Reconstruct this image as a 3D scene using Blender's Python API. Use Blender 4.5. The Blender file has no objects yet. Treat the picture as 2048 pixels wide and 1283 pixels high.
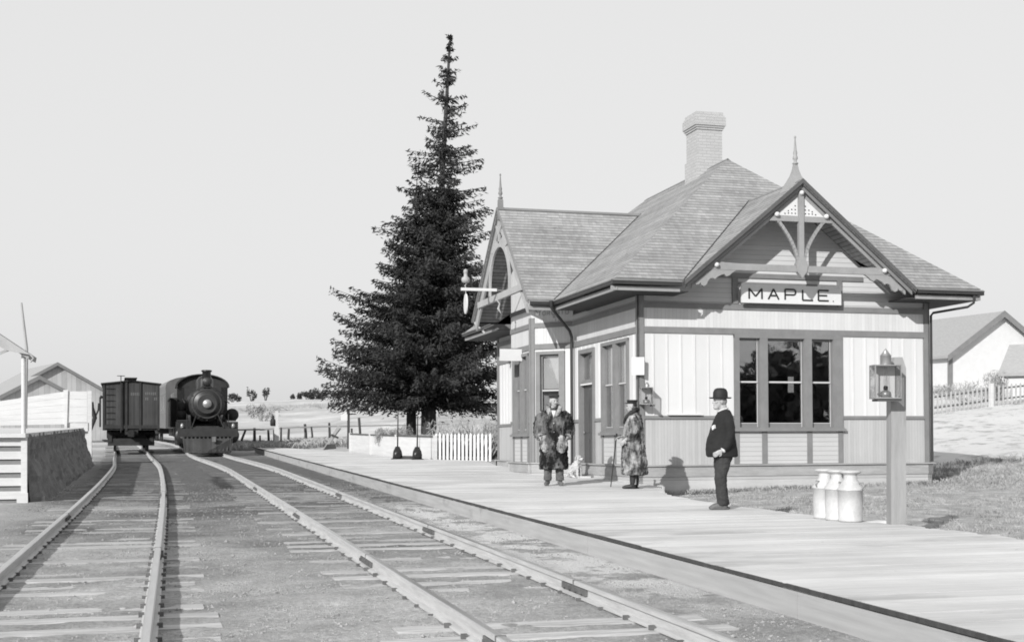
import bpy, bmesh, math, random
import numpy as np
from mathutils import Vector, Matrix
R = math.radians
sc = bpy.context.scene
random.seed(7)

# ------------------------------------------------------------------ camera
cam = bpy.data.cameras.new("camera")
co = bpy.data.objects.new("camera", cam)
sc.collection.objects.link(co)
sc.camera = co
co.location = (0, 0, 1.55)
co.rotation_euler = (R(90), 0, -R(15.609))
cam.sensor_width = 36
cam.lens = 2570 / 2048 * 36
cam.shift_y = 200.5 / 2048
cam.clip_start = 0.1
cam.clip_end = 3000

# ------------------------------------------------------------------ light
SUN_EL = 25.0
SD = Vector((0.675, 0.738, 0)).normalized()          # the way the light travels on the ground
w = bpy.data.worlds.new("World"); sc.world = w
w.use_nodes = True
nt = w.node_tree; nt.nodes.clear()
sky = nt.nodes.new('ShaderNodeTexSky'); sky.sky_type = 'NISHITA'
sky.sun_disc = False
sky.sun_elevation = R(SUN_EL)
sky.sun_rotation = math.atan2(-SD.x, -SD.y)
sky.air_density = 1.4; sky.dust_density = 4.0; sky.ozone_density = 1.0
bw = nt.nodes.new('ShaderNodeRGBToBW')
pw = nt.nodes.new('ShaderNodeMath'); pw.operation = 'POWER'; pw.inputs[1].default_value = 0.08
ml = nt.nodes.new('ShaderNodeMath'); ml.operation = 'MULTIPLY'; ml.inputs[1].default_value = 6.1
bg = nt.nodes.new('ShaderNodeBackground'); bg.inputs[1].default_value = 0.10
wo = nt.nodes.new('ShaderNodeOutputWorld')
nt.links.new(sky.outputs[0], bw.inputs[0]); nt.links.new(bw.outputs[0], pw.inputs[0])
nt.links.new(pw.outputs[0], ml.inputs[0]); nt.links.new(ml.outputs[0], bg.inputs[0]); nt.links.new(bg.outputs[0], wo.inputs[0])
sl = bpy.data.lights.new("sun", 'SUN'); sl.energy = 4.2; sl.angle = R(0.5); sl.color = (1, 0.995, 0.985)
so = bpy.data.objects.new("sun", sl); sc.collection.objects.link(so)
d = Vector((SD.x * math.cos(R(SUN_EL)), SD.y * math.cos(R(SUN_EL)), -math.sin(R(SUN_EL))))
so.rotation_euler = d.to_track_quat('-Z', 'Y').to_euler()
so.location = (-20, -30, 40)
sc.view_settings.view_transform = 'Standard'
sc.view_settings.look = 'None'
sc.view_settings.exposure = 0.25
sc.view_settings.gamma = 1.0
sc.cycles.max_bounces = 6
sc.cycles.filter_width = 1.8

# ------------------------------------------------------------------ materials (all grey: a black and white place)
def newmat(name, rough=0.8):
    m = bpy.data.materials.new(name); m.use_nodes = True
    t = m.node_tree; b = t.nodes['Principled BSDF']
    b.inputs['Roughness'].default_value = rough
    return m, t, b
def N(t, typ, **kw):
    n = t.nodes.new(typ)
    for k, v in kw.items():
        if k in n.inputs.keys(): n.inputs[k].default_value = v
        else: setattr(n, k, v)
    return n
def math_(t, op, a, b=None, c=None, clamp=False):
    n = t.nodes.new('ShaderNodeMath'); n.operation = op; n.use_clamp = clamp
    for i, v in enumerate((a, b, c)):
        if v is None: continue
        if isinstance(v, (int, float)): n.inputs[i].default_value = v
        else: t.links.new(v, n.inputs[i])
    return n.outputs[0]
def noise(t, vec, scale, detail=6, rough=0.6):
    n = N(t, 'ShaderNodeTexNoise'); n.inputs['Scale'].default_value = scale
    n.inputs['Detail'].default_value = detail; n.inputs['Roughness'].default_value = rough
    t.links.new(vec, n.inputs['Vector']); return n.outputs['Fac']
def ramp(t, v, a, b, lo=0.0, hi=1.0):
    n = t.nodes.new('ShaderNodeMapRange'); n.clamp = True
    t.links.new(v, n.inputs[0])
    n.inputs[1].default_value = a; n.inputs[2].default_value = b; n.inputs[3].default_value = lo; n.inputs[4].default_value = hi
    return n.outputs[0]
def setcol(t, b, v):
    t.links.new(v, b.inputs['Base Color'])
def bump(t, b, v, strength, dist):
    n = N(t, 'ShaderNodeBump'); n.inputs['Strength'].default_value = strength; n.inputs['Distance'].default_value = dist
    t.links.new(v, n.inputs['Height']); t.links.new(n.outputs[0], b.inputs['Normal'])
def scalevec(t, vec, s):
    n = t.nodes.new('ShaderNodeVectorMath'); n.operation = 'MULTIPLY'; n.inputs[1].default_value = s
    t.links.new(vec, n.inputs[0]); return n.outputs[0]
def plain(name, c, rough=0.8, var=0.15, scale=4.0, bmp=0.0, metal=0.0, stretch=(1, 1, 1), spec=0.4):
    m, t, b = newmat(name, rough)
    tc = N(t, 'ShaderNodeTexCoord')
    v = scalevec(t, tc.outputs['Object'], stretch)
    f = noise(t, v, scale, 8, 0.65)
    f2 = noise(t, v, scale * 9, 4, 0.6)
    s = math_(t, 'ADD', ramp(t, f, 0.3, 0.7, 1 - var, 1 + var), ramp(t, f2, 0.3, 0.7, -var * 0.4, var * 0.4))
    setcol(t, b, math_(t, 'MULTIPLY', s, c))
    b.inputs['Metallic'].default_value = metal
    b.inputs['Specular IOR Level'].default_value = spec
    if bmp: bump(t, b, f2, 0.6, bmp)
    return m
def striped(name, c, pitch, axis=0, groove=0.14, dark=0.6, var=0.07, rough=0.7, saw=False, bd=0.006, grime=0.0):
    """boards: axis 0 = joints run up the wall, 2 = joints run along it"""
    m, t, b = newmat(name, rough)
    b.inputs['Specular IOR Level'].default_value = 0.3
    tc = N(t, 'ShaderNodeTexCoord'); sp = N(t, 'ShaderNodeSeparateXYZ')
    t.links.new(tc.outputs['Object'], sp.inputs[0])
    u = math_(t, 'DIVIDE', sp.outputs[axis], pitch)
    fr = math_(t, 'FRACT', u); idx = math_(t, 'FLOOR', u)
    g = ramp(t, fr, 0.0, groove, 0.0, 1.0)                     # dark at the joint
    wn = N(t, 'ShaderNodeTexWhiteNoise', noise_dimensions='1D'); t.links.new(idx, wn.inputs['W'])
    board = ramp(t, wn.outputs['Value'], 0, 1, 1 - var, 1 + var)
    st = (14, 14, 0.8) if axis == 0 else (0.8, 0.8, 14)
    gr = noise(t, scalevec(t, tc.outputs['Object'], st), 2.0, 6, 0.7)
    big = noise(t, tc.outputs['Object'], 0.9, 5, 0.6)
    s = math_(t, 'MULTIPLY', board, ramp(t, gr, 0.25, 0.75, 1 - var, 1 + var * 0.6))
    s = math_(t, 'MULTIPLY', s, ramp(t, big, 0.3, 0.7, 1 - var, 1 + var * 0.7))
    s = math_(t, 'MULTIPLY', s, ramp(t, g, 0, 1, dark, 1.0))
    setcol(t, b, math_(t, 'MULTIPLY', s, c))
    h = math_(t, 'ADD', math_(t, 'MULTIPLY', g, 1.0 if not saw else 0.4), math_(t, 'MULTIPLY', fr, 0.0 if not saw else -1.0))
    bump(t, b, h, 0.7, bd)
    return m
def shingle(name, c):
    m, t, b = newmat(name, 0.9)
    b.inputs['Specular IOR Level'].default_value = 0.15
    tc = N(t, 'ShaderNodeTexCoord'); sp = N(t, 'ShaderNodeSeparateXYZ')
    t.links.new(tc.outputs['UV'], sp.inputs[0])
    wob = noise(t, tc.outputs['UV'], 1.3, 3, 0.5)
    v = math_(t, 'ADD', math_(t, 'DIVIDE', sp.outputs[1], 0.115), math_(t, 'MULTIPLY', wob, 0.35))
    row = math_(t, 'FLOOR', v); fv = math_(t, 'FRACT', v)
    wr = N(t, 'ShaderNodeTexWhiteNoise', noise_dimensions='1D'); t.links.new(row, wr.inputs['W'])
    u = math_(t, 'ADD', math_(t, 'DIVIDE', sp.outputs[0], 0.10), math_(t, 'MULTIPLY', wr.outputs['Value'], 7.3))
    col = math_(t, 'FLOOR', u); fu = math_(t, 'FRACT', u)
    cx = N(t, 'ShaderNodeCombineXYZ'); t.links.new(col, cx.inputs[0]); t.links.new(row, cx.inputs[1])
    wc = N(t, 'ShaderNodeTexWhiteNoise', noise_dimensions='2D'); t.links.new(cx.outputs[0], wc.inputs['Vector'])
    # shadow line under each course, painted into the colour, deeper for some shingles
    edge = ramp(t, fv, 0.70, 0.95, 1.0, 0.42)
    joint = ramp(t, fu, 0.0, 0.1, 0.75, 1.0)
    tone = ramp(t, wc.outputs['Value'], 0, 1, 0.88, 1.10)
    rt = ramp(t, wr.outputs['Value'], 0, 1, 0.86, 1.10)
    big = ramp(t, noise(t, tc.outputs['UV'], 0.7, 6, 0.65), 0.3, 0.7, 0.80, 1.18)
    pt = ramp(t, noise(t, scalevec(t, tc.outputs['UV'], (2.2, 9, 1)), 1.0, 3, 0.6), 0.62, 0.72, 1.0, 0.62)
    s = math_(t, 'MULTIPLY', edge, joint); s = math_(t, 'MULTIPLY', s, tone)
    s = math_(t, 'MULTIPLY', s, big); s = math_(t, 'MULTIPLY', s, rt); s = math_(t, 'MULTIPLY', s, pt)
    setcol(t, b, math_(t, 'MULTIPLY', s, c))
    bump(t, b, math_(t, 'SUBTRACT', math_(t, 'MULTIPLY', wc.outputs['Value'], 0.3), fv), 0.8, 0.02)
    return m
def brick(name, c):
    m, t, b = newmat(name, 0.9)
    tc = N(t, 'ShaderNodeTexCoord'); sp = N(t, 'ShaderNodeSeparateXYZ')
    t.links.new(tc.outputs['Object'], sp.inputs[0])
    cx = N(t, 'ShaderNodeCombineXYZ')
    t.links.new(math_(t, 'ADD', sp.outputs[0], sp.outputs[1]), cx.inputs[0]); t.links.new(sp.outputs[2], cx.inputs[1])
    bt = N(t, 'ShaderNodeTexBrick')
    t.links.new(cx.outputs[0], bt.inputs['Vector'])
    bt.inputs['Scale'].default_value = 1; bt.inputs['Brick Width'].default_value = 0.22; bt.inputs['Row Height'].default_value = 0.075
    bt.inputs['Mortar Size'].default_value = 0.008
    bt.inputs['Color1'].default_value = (c * 0.95,) * 3 + (1,); bt.inputs['Color2'].default_value = (c * 1.05,) * 3 + (1,)
    bt.inputs['Mortar'].default_value = (c * 0.88,) * 3 + (1,)
    t.links.new(bt.outputs['Color'], b.inputs['Base Color'])
    bump(t, b, math_(t, 'SUBTRACT', 1.0, bt.outputs['Fac']), 0.6, 0.008)
    return m
def glass_mat(name='window_glass', base=.20):
    m, t, b = newmat(name, 0.03)
    t.nodes.remove(b)
    out = t.nodes['Material Output']
    tr = N(t, 'ShaderNodeBsdfTransparent'); tr.inputs[0].default_value = (0.93, 0.93, 0.93, 1)
    gl = N(t, 'ShaderNodeBsdfGlossy'); gl.inputs['Roughness'].default_value = 0.02; gl.inputs[0].default_value = (0.9, 0.9, 0.9, 1)
    tc = N(t, 'ShaderNodeTexCoord')
    bp = N(t, 'ShaderNodeBump'); bp.inputs['Strength'].default_value = 0.05; bp.inputs['Distance'].default_value = 0.02
    t.links.new(noise(t, tc.outputs['Object'], 3.5, 1, 0.4), bp.inputs['Height']); t.links.new(bp.outputs[0], gl.inputs['Normal'])
    mx = N(t, 'ShaderNodeMixShader'); lw = N(t, 'ShaderNodeLayerWeight'); lw.inputs[0].default_value = 0.35
    f = math_(t, 'ADD', math_(t, 'MULTIPLY', lw.outputs['Facing'], 0.4), base, clamp=True)
    t.links.new(f, mx.inputs[0]); t.links.new(tr.outputs[0], mx.inputs[1]); t.links.new(gl.outputs[0], mx.inputs[2])
    t.links.new(mx.outputs[0], out.inputs[0])
    return m
def furmat(name, lo, hi, scale, edge=(0.42, 0.58)):
    m, t, b = newmat(name, 0.95)
    b.inputs['Specular IOR Level'].default_value = 0.1
    tc = N(t, 'ShaderNodeTexCoord')
    v = scalevec(t, tc.outputs['Object'], (1.5, 1.5, 0.75))
    f = noise(t, v, scale, 3, 0.55)
    f2 = noise(t, scalevec(t, tc.outputs['Object'], (1, 1, 0.22)), scale * 12, 4, 0.7)
    s = math_(t, 'ADD', f, math_(t, 'MULTIPLY', math_(t, 'SUBTRACT', f2, 0.5), 0.35))
    setcol(t, b, ramp(t, s, edge[0], edge[1], lo, hi))
    bump(t, b, f2, 1.0, 0.03)
    return m

MT = {}
MT['white_bead'] = striped('white_beadboard', 0.54, 0.085, 0, 0.16, 0.80, 0.05)
MT['white_board'] = striped('white_wide_board', 0.56, 0.31, 0, 0.02, 0.75, 0.035)
MT['white_clap'] = striped('white_clapboard', 0.50, 0.105, 2, 0.13, 0.55, 0.06, saw=True, bd=0.02)
MT['grey_bead'] = striped('grey_beadboard', 0.39, 0.07, 0, 0.18, 0.74, 0.07)
MT['panel_white'] = striped('panel_board', 0.44, 0.10, 2, 0.14, 0.72, 0.05)
MT['trim'] = plain('grey_trim_paint', 0.18, 0.6, 0.12, 3.0, 0.001)
MT['trim_dark'] = plain('dark_trim_paint', 0.085, 0.6, 0.15, 3.0, 0.001)
MT['trim_light'] = plain('light_trim_paint', 0.26, 0.6, 0.12, 3.0, 0.001)
MT['bay_trim'] = plain('pale_trim', 0.34, 0.6, 0.12, 3.0, 0.001)  # trim made paler, sunlight on the bay rakes put into the colour
MT['skirt'] = plain('skirt_board', 0.30, 0.8, 0.2, 2.5, 0.002, stretch=(0.5, 0.5, 3))
MT['footing'] = striped('foundation_boards', 0.44, 0.30, 2, 0.03, 0.6, 0.13)
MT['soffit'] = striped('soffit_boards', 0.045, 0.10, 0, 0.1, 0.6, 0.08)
MT['sash'] = plain('sash_paint', 0.17, 0.5, 0.1, 4.0)
MT['sash_light'] = plain('sash_edge_pale', 0.50, 0.5, 0.1, 4.0)  # paler strips on the right stile and rail edges of each sash
MT['gutter'] = plain('gutter_metal', 0.03, 0.5, 0.2, 4.0)
MT['shingle'] = shingle('cedar_shingles', 0.29)
MT['brick'] = brick('pale_brick', 0.38)
MT['glass'] = glass_mat()
MT['clear'] = glass_mat('lamp_case_glass', .02)
MT['white'] = plain('white_paint', 0.58, 0.6, 0.05, 3.0)
MT['ink'] = plain('black_lettering', 0.02, 0.6, 0.1, 8.0)
MT['ink_faded'] = plain('faded_lettering', 0.24, 0.6, 0.2, 8.0)
MT['blind'] = plain('blind_cloth', 0.60, 0.9, 0.05, 3.0)
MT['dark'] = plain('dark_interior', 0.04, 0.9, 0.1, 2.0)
MT['door'] = plain('door_paint', 0.07, 0.5, 0.25, 3.0, stretch=(3, 3, 0.6))
MT['rail'] = plain('rail_steel', 0.42, 0.6, 0.2, 6.0, metal=0.0, stretch=(4, 0.3, 4))
MT['old_steel'] = plain('rusty_iron', 0.11, 0.8, 0.3, 9.0, 0.002)
MT['rail_top'] = plain('rail_head', 0.55, 0.28, 0.1, 6.0, metal=0.8, stretch=(4, 0.3, 4))
def yardmat(name, c0, c1, var, scale, bmp, stretch=(1, 1, 1), grain=1.0):
    """paler at this end of the yard, darker farther along"""
    m, t, b = newmat(name, 0.92); b.inputs['Specular IOR Level'].default_value = 0.15
    tc = N(t, 'ShaderNodeTexCoord'); P = tc.outputs['Object']; sp = N(t, 'ShaderNodeSeparateXYZ'); t.links.new(P, sp.inputs[0])
    pz = noise(t, P, 0.25, 4, 0.6)
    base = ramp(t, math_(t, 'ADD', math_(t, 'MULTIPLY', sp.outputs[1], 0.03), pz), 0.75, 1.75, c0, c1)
    v = scalevec(t, P, stretch); f = noise(t, v, scale, 8, 0.7); f2 = noise(t, v, scale * 7, 4, 0.6)
    s = math_(t, 'MULTIPLY', ramp(t, f, 0.28, 0.72, 1 - var, 1 + var), ramp(t, f2, 0.3, 0.7, 1 - var * .5, 1 + var * .5))
    setcol(t, b, math_(t, 'MULTIPLY', s, base)); bump(t, b, f2, 0.6, bmp)
    return m
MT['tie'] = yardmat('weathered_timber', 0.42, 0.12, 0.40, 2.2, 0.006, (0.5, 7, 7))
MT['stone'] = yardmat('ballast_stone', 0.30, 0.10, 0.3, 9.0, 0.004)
MT['white_wash'] = plain('whitewashed_boards', 0.52, 0.85, 0.1, 2.0, 0.002, stretch=(0.5, 0.5, 5))
MT['post_wood'] = plain('painted_post', 0.26, 0.8, 0.15, 2.0, 0.002, stretch=(5, 5, 0.5))
MT['old_wood'] = plain('old_fence_wood', 0.05, 0.95, 0.3, 3.0, 0.004, stretch=(5, 5, 0.5))
MT['grey_wood'] = plain('grey_barn_wood', 0.30, 0.9, 0.2, 2.0, 0.004, stretch=(5, 5, 0.4))
MT['pale_wood'] = striped('silvered_barn_boards', 0.42, 0.4, 0, 0.15, 0.7, 0.12)
MT['tin'] = plain('tin_plate', 0.30, 0.4, 0.15, 5.0, metal=0.5)
MT['can'] = plain('milk_can_tin', 0.47, 0.55, 0.16, 4.0, 0.003, metal=0.1)
MT['iron'] = plain('black_iron', 0.016, 0.38, 0.4, 3.0, 0.002, spec=0.5)
MT['iron_dull'] = plain('sooty_iron', 0.022, 0.75, 0.4, 3.0, 0.003)
MT['steel'] = plain('bright_steel', 0.28, 0.3, 0.2, 3.0, metal=0.7)
MT['boxcar'] = striped('boxcar_boards', 0.05, 0.085, 0, 0.14, 0.6, 0.25, rough=0.85)
MT['coach'] = plain('coach_paint', 0.10, 0.35, 0.2, 2.0, stretch=(1, 1, 1))
MT['skin'] = plain('skin', 0.34, 0.6, 0.06, 9.0)
MT['hair'] = plain('hair', 0.10, 0.8, 0.3, 30.0)
MT['hair_grey'] = plain('grey_moustache', 0.22, 0.8, 0.3, 30.0)
MT['suit'] = plain('dark_wool', 0.013, 0.9, 0.3, 6.0, 0.002)
MT['trousers'] = plain('worn_dark_cloth', 0.032, 0.9, 0.45, 4.0, 0.003)
MT['trousers_grey'] = plain('muddy_trousers', 0.09, 0.9, 0.6, 4.5, 0.003)
MT['felt'] = plain('black_felt', 0.012, 0.7, 0.2, 9.0)
MT['leather'] = plain('dusty_boots', 0.10, 0.7, 0.5, 7.0)
MT['leather_dark'] = plain('black_boots', 0.02, 0.5, 0.3, 7.0)
MT['linen'] = plain('white_linen', 0.55, 0.8, 0.04, 9.0)
MT['fur_a'] = furmat('racoon_fur', 0.014, 0.17, 3.4, (0.46, 0.66))
MT['fur_pale'] = furmat('pale_fur', 0.10, 0.42, 4.6, (0.42, 0.62))
MT['fur_b'] = furmat('mottled_fur', 0.04, 0.40, 6.0, (0.38, 0.66))
MT['fur_dark'] = furmat('dark_fur', 0.012, 0.05, 5.0)
MT['dog_fur'] = furmat('white_dog_fur', 0.45, 0.66, 12.0, (0.35, 0.6))
MT['needles'] = plain('spruce_needles', 0.030, 0.8, 0.5, 0.8)
MT['needles_far'] = plain('far_foliage', 0.06, 0.9, 0.4, 0.5)
MT['bark'] = plain('bark', 0.05, 0.95, 0.3, 4.0, 0.02, stretch=(1, 1, 0.3))
MT['twig'] = plain('bare_twigs', 0.30, 0.9, 0.25, 4.0)
MT['dry_grass'] = plain('dry_grass', 0.36, 0.9, 0.3, 2.0)
MT['green_grass'] = plain('short_grass', 0.30, 0.9, 0.4, 1.0)
MT['snow'] = plain('old_snow', 0.60, 0.7, 0.06, 5.0, 0.01)
MT['roof_far'] = plain('far_shingles', 0.30, 0.9, 0.15, 6.0, 0.003, stretch=(1, 1, 6))
MT['cinder'] = plain('cinder_bank', 0.14, 0.95, 0.35, 3.0, 0.02)

# ------------------------------------------------------------------ mesh helpers
class MB:
    def __init__(s): s.v = []; s.f = []; s.mi = []; s.cur = 0; s.sm = []; s.smooth = False
    def _add(s, vs, fs):
        o = len(s.v); s.v += [tuple(p) for p in vs]
        for f in fs: s.f.append(tuple(i + o for i in f)); s.mi.append(s.cur); s.sm.append(s.smooth)
    def box(s, x0, y0, z0, x1, y1, z1):
        if x0 > x1: x0, x1 = x1, x0
        if y0 > y1: y0, y1 = y1, y0
        if z0 > z1: z0, z1 = z1, z0
        s._add([(x0, y0, z0), (x1, y0, z0), (x1, y1, z0), (x0, y1, z0), (x0, y0, z1), (x1, y0, z1), (x1, y1, z1), (x0, y1, z1)],
               [(0, 3, 2, 1), (4, 5, 6, 7), (0, 1, 5, 4), (1, 2, 6, 5), (2, 3, 7, 6), (3, 0, 4, 7)]); return s
    def bar(s, p0, p1, wd, dp, side=(0, 0, 1)):
        """a straight bar from p0 to p1: wd across (in the plane square to side), dp along side"""
        p0, p1 = Vector(p0), Vector(p1); a = (p1 - p0).normalized(); sd = Vector(side)
        b = a.cross(sd)
        if b.length < 1e-5: b = a.cross(Vector((1, 0, 0)))
        b.normalize(); c = b.cross(a).normalized()
        b = b * wd / 2; c = c * dp / 2
        vs = [p0 - b - c, p0 + b - c, p0 + b + c, p0 - b + c, p1 - b - c, p1 + b - c, p1 + b + c, p1 - b + c]
        s._add(vs, [(0, 1, 2, 3), (7, 6, 5, 4), (0, 4, 5, 1), (1, 5, 6, 2), (2, 6, 7, 3), (3, 7, 4, 0)]); return s
    def tube(s, pts, rad, n=10, flat=1.0, up=None):
        sm = s.smooth; s.smooth = True
        pts = [Vector(p) for p in pts]
        if isinstance(rad, (int, float)): rad = [rad] * len(pts)
        rings = []; prev = None
        for i, p in enumerate(pts):
            a = (pts[min(i + 1, len(pts) - 1)] - pts[max(i - 1, 0)]).normalized()
            if prev is None:
                ref = Vector(up) if up else (Vector((0, 0, 1)) if abs(a.z) < 0.9 else Vector((1, 0, 0)))
                b = a.cross(ref).normalized()
            else:
                b = (prev - a * prev.dot(a)).normalized()
            prev = b; c = a.cross(b)
            rr = rad[i]
            rings.append([p + b * rr * math.cos(2 * math.pi * k / n) + c * rr * flat * math.sin(2 * math.pi * k / n) for k in range(n)])
        vs = [q for r in rings for q in r]; fs = []
        for i in range(len(rings) - 1):
            for k in range(n):
                k2 = (k + 1) % n
                fs.append((i * n + k, i * n + k2, (i + 1) * n + k2, (i + 1) * n + k))
        s._add(vs, fs); s.smooth = False
        s._add(rings[0][::-1], [tuple(range(n))]); s._add(rings[-1], [tuple(range(n))])
        s.smooth = sm; return s
    def lathe(s, prof, c=(0, 0, 0), n=20, axis='z'):
        """prof: (radius, height) from one end to the other"""
        sm = s.smooth; s.smooth = True
        vs = []; fs = []; c = Vector(c)
        for r, h in prof:
            for k in range(n):
                a = 2 * math.pi * k / n; x, y = r * math.cos(a), r * math.sin(a)
                vs.append(c + (Vector((x, y, h)) if axis == 'z' else Vector((x, h, y)) if axis == 'y' else Vector((h, x, y))))
        for i in range(len(prof) - 1):
            for k in range(n):
                k2 = (k + 1) % n
                q = (i * n + k, i * n + k2, (i + 1) * n + k2, (i + 1) * n + k)
                fs.append(q if axis != 'y' else q[::-1])
        s._add(vs, fs)
        s.smooth = False
        for i, rev in ((0, True), (len(prof) - 1, False)):
            if prof[i][0] > 1e-4:
                ring = vs[i * n:(i + 1) * n]
                s._add(ring[::-1] if rev != (axis == 'y') else ring, [tuple(range(n))])
        s.smooth = sm; return s
    def prism(s, poly, off, th):
        """poly: list of 3-D points, thickened by th along off"""
        o = Vector(off).normalized() * th; n = len(poly); P = [Vector(p) for p in poly]
        vs = P + [p + o for p in P]
        fs = [tuple(range(n))[::-1], tuple(range(n, 2 * n))] + [(k, (k + 1) % n, n + (k + 1) % n, n + k) for k in range(n)]
        s._add(vs, fs); return s
    def ell(s, c, r, n=14, m=9, rot=0.0):
        sm = s.smooth; s.smooth = True
        c = Vector(c); vs = []; fs = []
        cr, sr = math.cos(rot), math.sin(rot)
        for i in range(1, m):
            t = math.pi * i / m
            for k in range(n):
                a = 2 * math.pi * k / n
                x, y, z = r[0] * math.sin(t) * math.cos(a), r[1] * math.sin(t) * math.sin(a), r[2] * math.cos(t)
                vs.append(c + Vector((x * cr - y * sr, x * sr + y * cr, z)))
        top = len(vs); vs.append(c + Vector((0, 0, r[2]))); vs.append(c - Vector((0, 0, r[2])))
        for i in range(m - 2):
            for k in range(n):
                k2 = (k + 1) % n; fs.append((i * n + k, (i + 1) * n + k, (i + 1) * n + k2, i * n + k2))
        for k in range(n):
            k2 = (k + 1) % n; fs.append((top, k, k2)); fs.append((top + 1, (m - 2) * n + k2, (m - 2) * n + k))
        s._add(vs, fs); s.smooth = sm; return s
    def build(s, name, mat, parent=None, loc=None, rz=None, uv=False, fix=True, coll=True):
        me = bpy.data.meshes.new(name); me.from_pydata(s.v, [], s.f); 
        mats = mat if isinstance(mat, (list, tuple)) else [mat]
        for q in mats: me.materials.append(MT[q] if isinstance(q, str) else q)
        me.polygons.foreach_set('material_index', s.mi)
        me.polygons.foreach_set('use_smooth', s.sm)
        me.update()
        if fix:
            bm = bmesh.new(); bm.from_mesh(me); bmesh.ops.recalc_face_normals(bm, faces=bm.faces); bm.to_mesh(me); bm.free()
        if uv:
            ul = me.uv_layers.new(name='UVMap')
            for p in me.polygons:
                n = p.normal
                h = Vector((0, 0, 1)).cross(n)
                h = h.normalized() if h.length > 1e-4 else Vector((1, 0, 0))
                v = n.cross(h)
                for li in p.loop_indices:
                    q = me.vertices[me.loops[li].vertex_index].co
                    ul.data[li].uv = (q.dot(h), q.dot(v))
        o = bpy.data.objects.new(name, me); sc.collection.objects.link(o)
        if parent is not None: o.parent = parent
        if loc is not None: o.location = loc
        if rz is not None: o.rotation_euler = (0, 0, rz)
        return o
def tag(o, label=None, cat=None, group=None, kind=None):
    if label: o['label'] = label
    if cat: o['category'] = cat
    if group: o['group'] = group
    if kind: o['kind'] = kind
    return o
def thing(name, label, cat, loc=(0, 0, 0), rz=0.0, group=None):
    o = bpy.data.objects.new(name, None); sc.collection.objects.link(o)
    o.location = loc; o.rotation_euler = (0, 0, rz); o.empty_display_size = 0.3
    return tag(o, label, cat, group)
def kids(o): return [c for c in bpy.data.objects if c.parent is o]
def copy_tree(o, parent=None):
    c = o.copy(); sc.collection.objects.link(c); c.parent = parent
    for ch in kids(o): copy_tree(ch, c)
    return c
def remeshed(mb, name, mat, parent, voxel, smooth_it=4, disp=None, strength=0.0, dscale=0.08):
    """union of overlapping shapes as one continuous skin"""
    o = mb.build(name, mat, parent)
    m = o.modifiers.new('r', 'REMESH'); m.mode = 'VOXEL'; m.voxel_size = voxel; m.use_smooth_shade = True
    if smooth_it:
        q = o.modifiers.new('s', 'SMOOTH'); q.iterations = smooth_it; q.factor = 0.5
    dg = bpy.context.evaluated_depsgraph_get()
    me = bpy.data.meshes.new_from_object(o.evaluated_get(dg))
    o.modifiers.clear()
    if strength:
        from mathutils import noise as mn
        me.update()
        cs = [v.co + v.normal * strength * (mn.noise(v.co / dscale) + 0.6 * mn.noise(v.co * 2.3 / dscale)) for v in me.vertices]
        for v, c_ in zip(me.vertices, cs): v.co = c_
    for p in me.polygons: p.use_smooth = True
    o.data = me
    if not me.materials: me.materials.append(MT[mat])
    return o
def text_strokes(mb, txt, x0, z0, h, wd, gap, th, y=-0.0, dep=0.004, sx=1.0):
    """plain painted capitals made of strokes in the XZ plane, facing -y"""
    G = {'M': [((0, 0), (0, 1)), ((0, 1), (.5, .25)), ((.5, .25), (1, 1)), ((1, 1), (1, 0))],
         'A': [((0, 0), (.5, 1)), ((.5, 1), (1, 0)), ((.2, .36), (.8, .36))],
         'P': [((0, 0), (0, 1)), ((0, 1), (.85, 1)), ((.85, 1), (1, .88)), ((1, .88), (1, .6)), ((1, .6), (.85, .48)), ((.85, .48), (0, .48))],
         'L': [((0, 1), (0, 0)), ((0, 0), (1, 0))],
         'E': [((0, 1), (0, 0)), ((0, 0), (1, 0)), ((0, .5), (.85, .5)), ((0, 1), (1, 1))],
         'T': [((.5, 0), (.5, 1)), ((0, 1), (1, 1))],
         'O': [((.2, 0), (.8, 0)), ((.8, 0), (1, .25)), ((1, .25), (1, .75)), ((1, .75), (.8, 1)), ((.8, 1), (.2, 1)), ((.2, 1), (0, .75)), ((0, .75), (0, .25)), ((0, .25), (.2, 0))],
         'R': [((0, 0), (0, 1)), ((0, 1), (.85, 1)), ((.85, 1), (1, .75)), ((1, .75), (.85, .5)), ((.85, .5), (0, .5)), ((.5, .5), (1, 0))],
         'N': [((0, 0), (0, 1)), ((0, 1), (1, 0)), ((1, 0), (1, 1))],
         'I': [((.5, 0), (.5, 1))],
         '8': [((.2, 0), (.8, 0)), ((.8, 0), (1, .25)), ((1, .25), (.8, .5)), ((.8, .5), (.2, .5)), ((.2, .5), (0, .25)), ((0, .25), (.2, 0)), ((.8, .5), (.9, .75)), ((.9, .75), (.75, 1)), ((.75, 1), (.25, 1)), ((.25, 1), (.1, .75)), ((.1, .75), (.2, .5))]}
    x = x0; k = 0
    for ch in txt:
        for (a, b) in G.get(ch, []):
            k += 1
            dy = 0.0004 * (k % 5)
            mb.bar((x + a[0] * wd, y - dy, z0 + a[1] * h), (x + b[0] * wd, y - dy, z0 + b[1] * h), th, dep, (0, 1, 0))
        x += wd + gap
    return x

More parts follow.
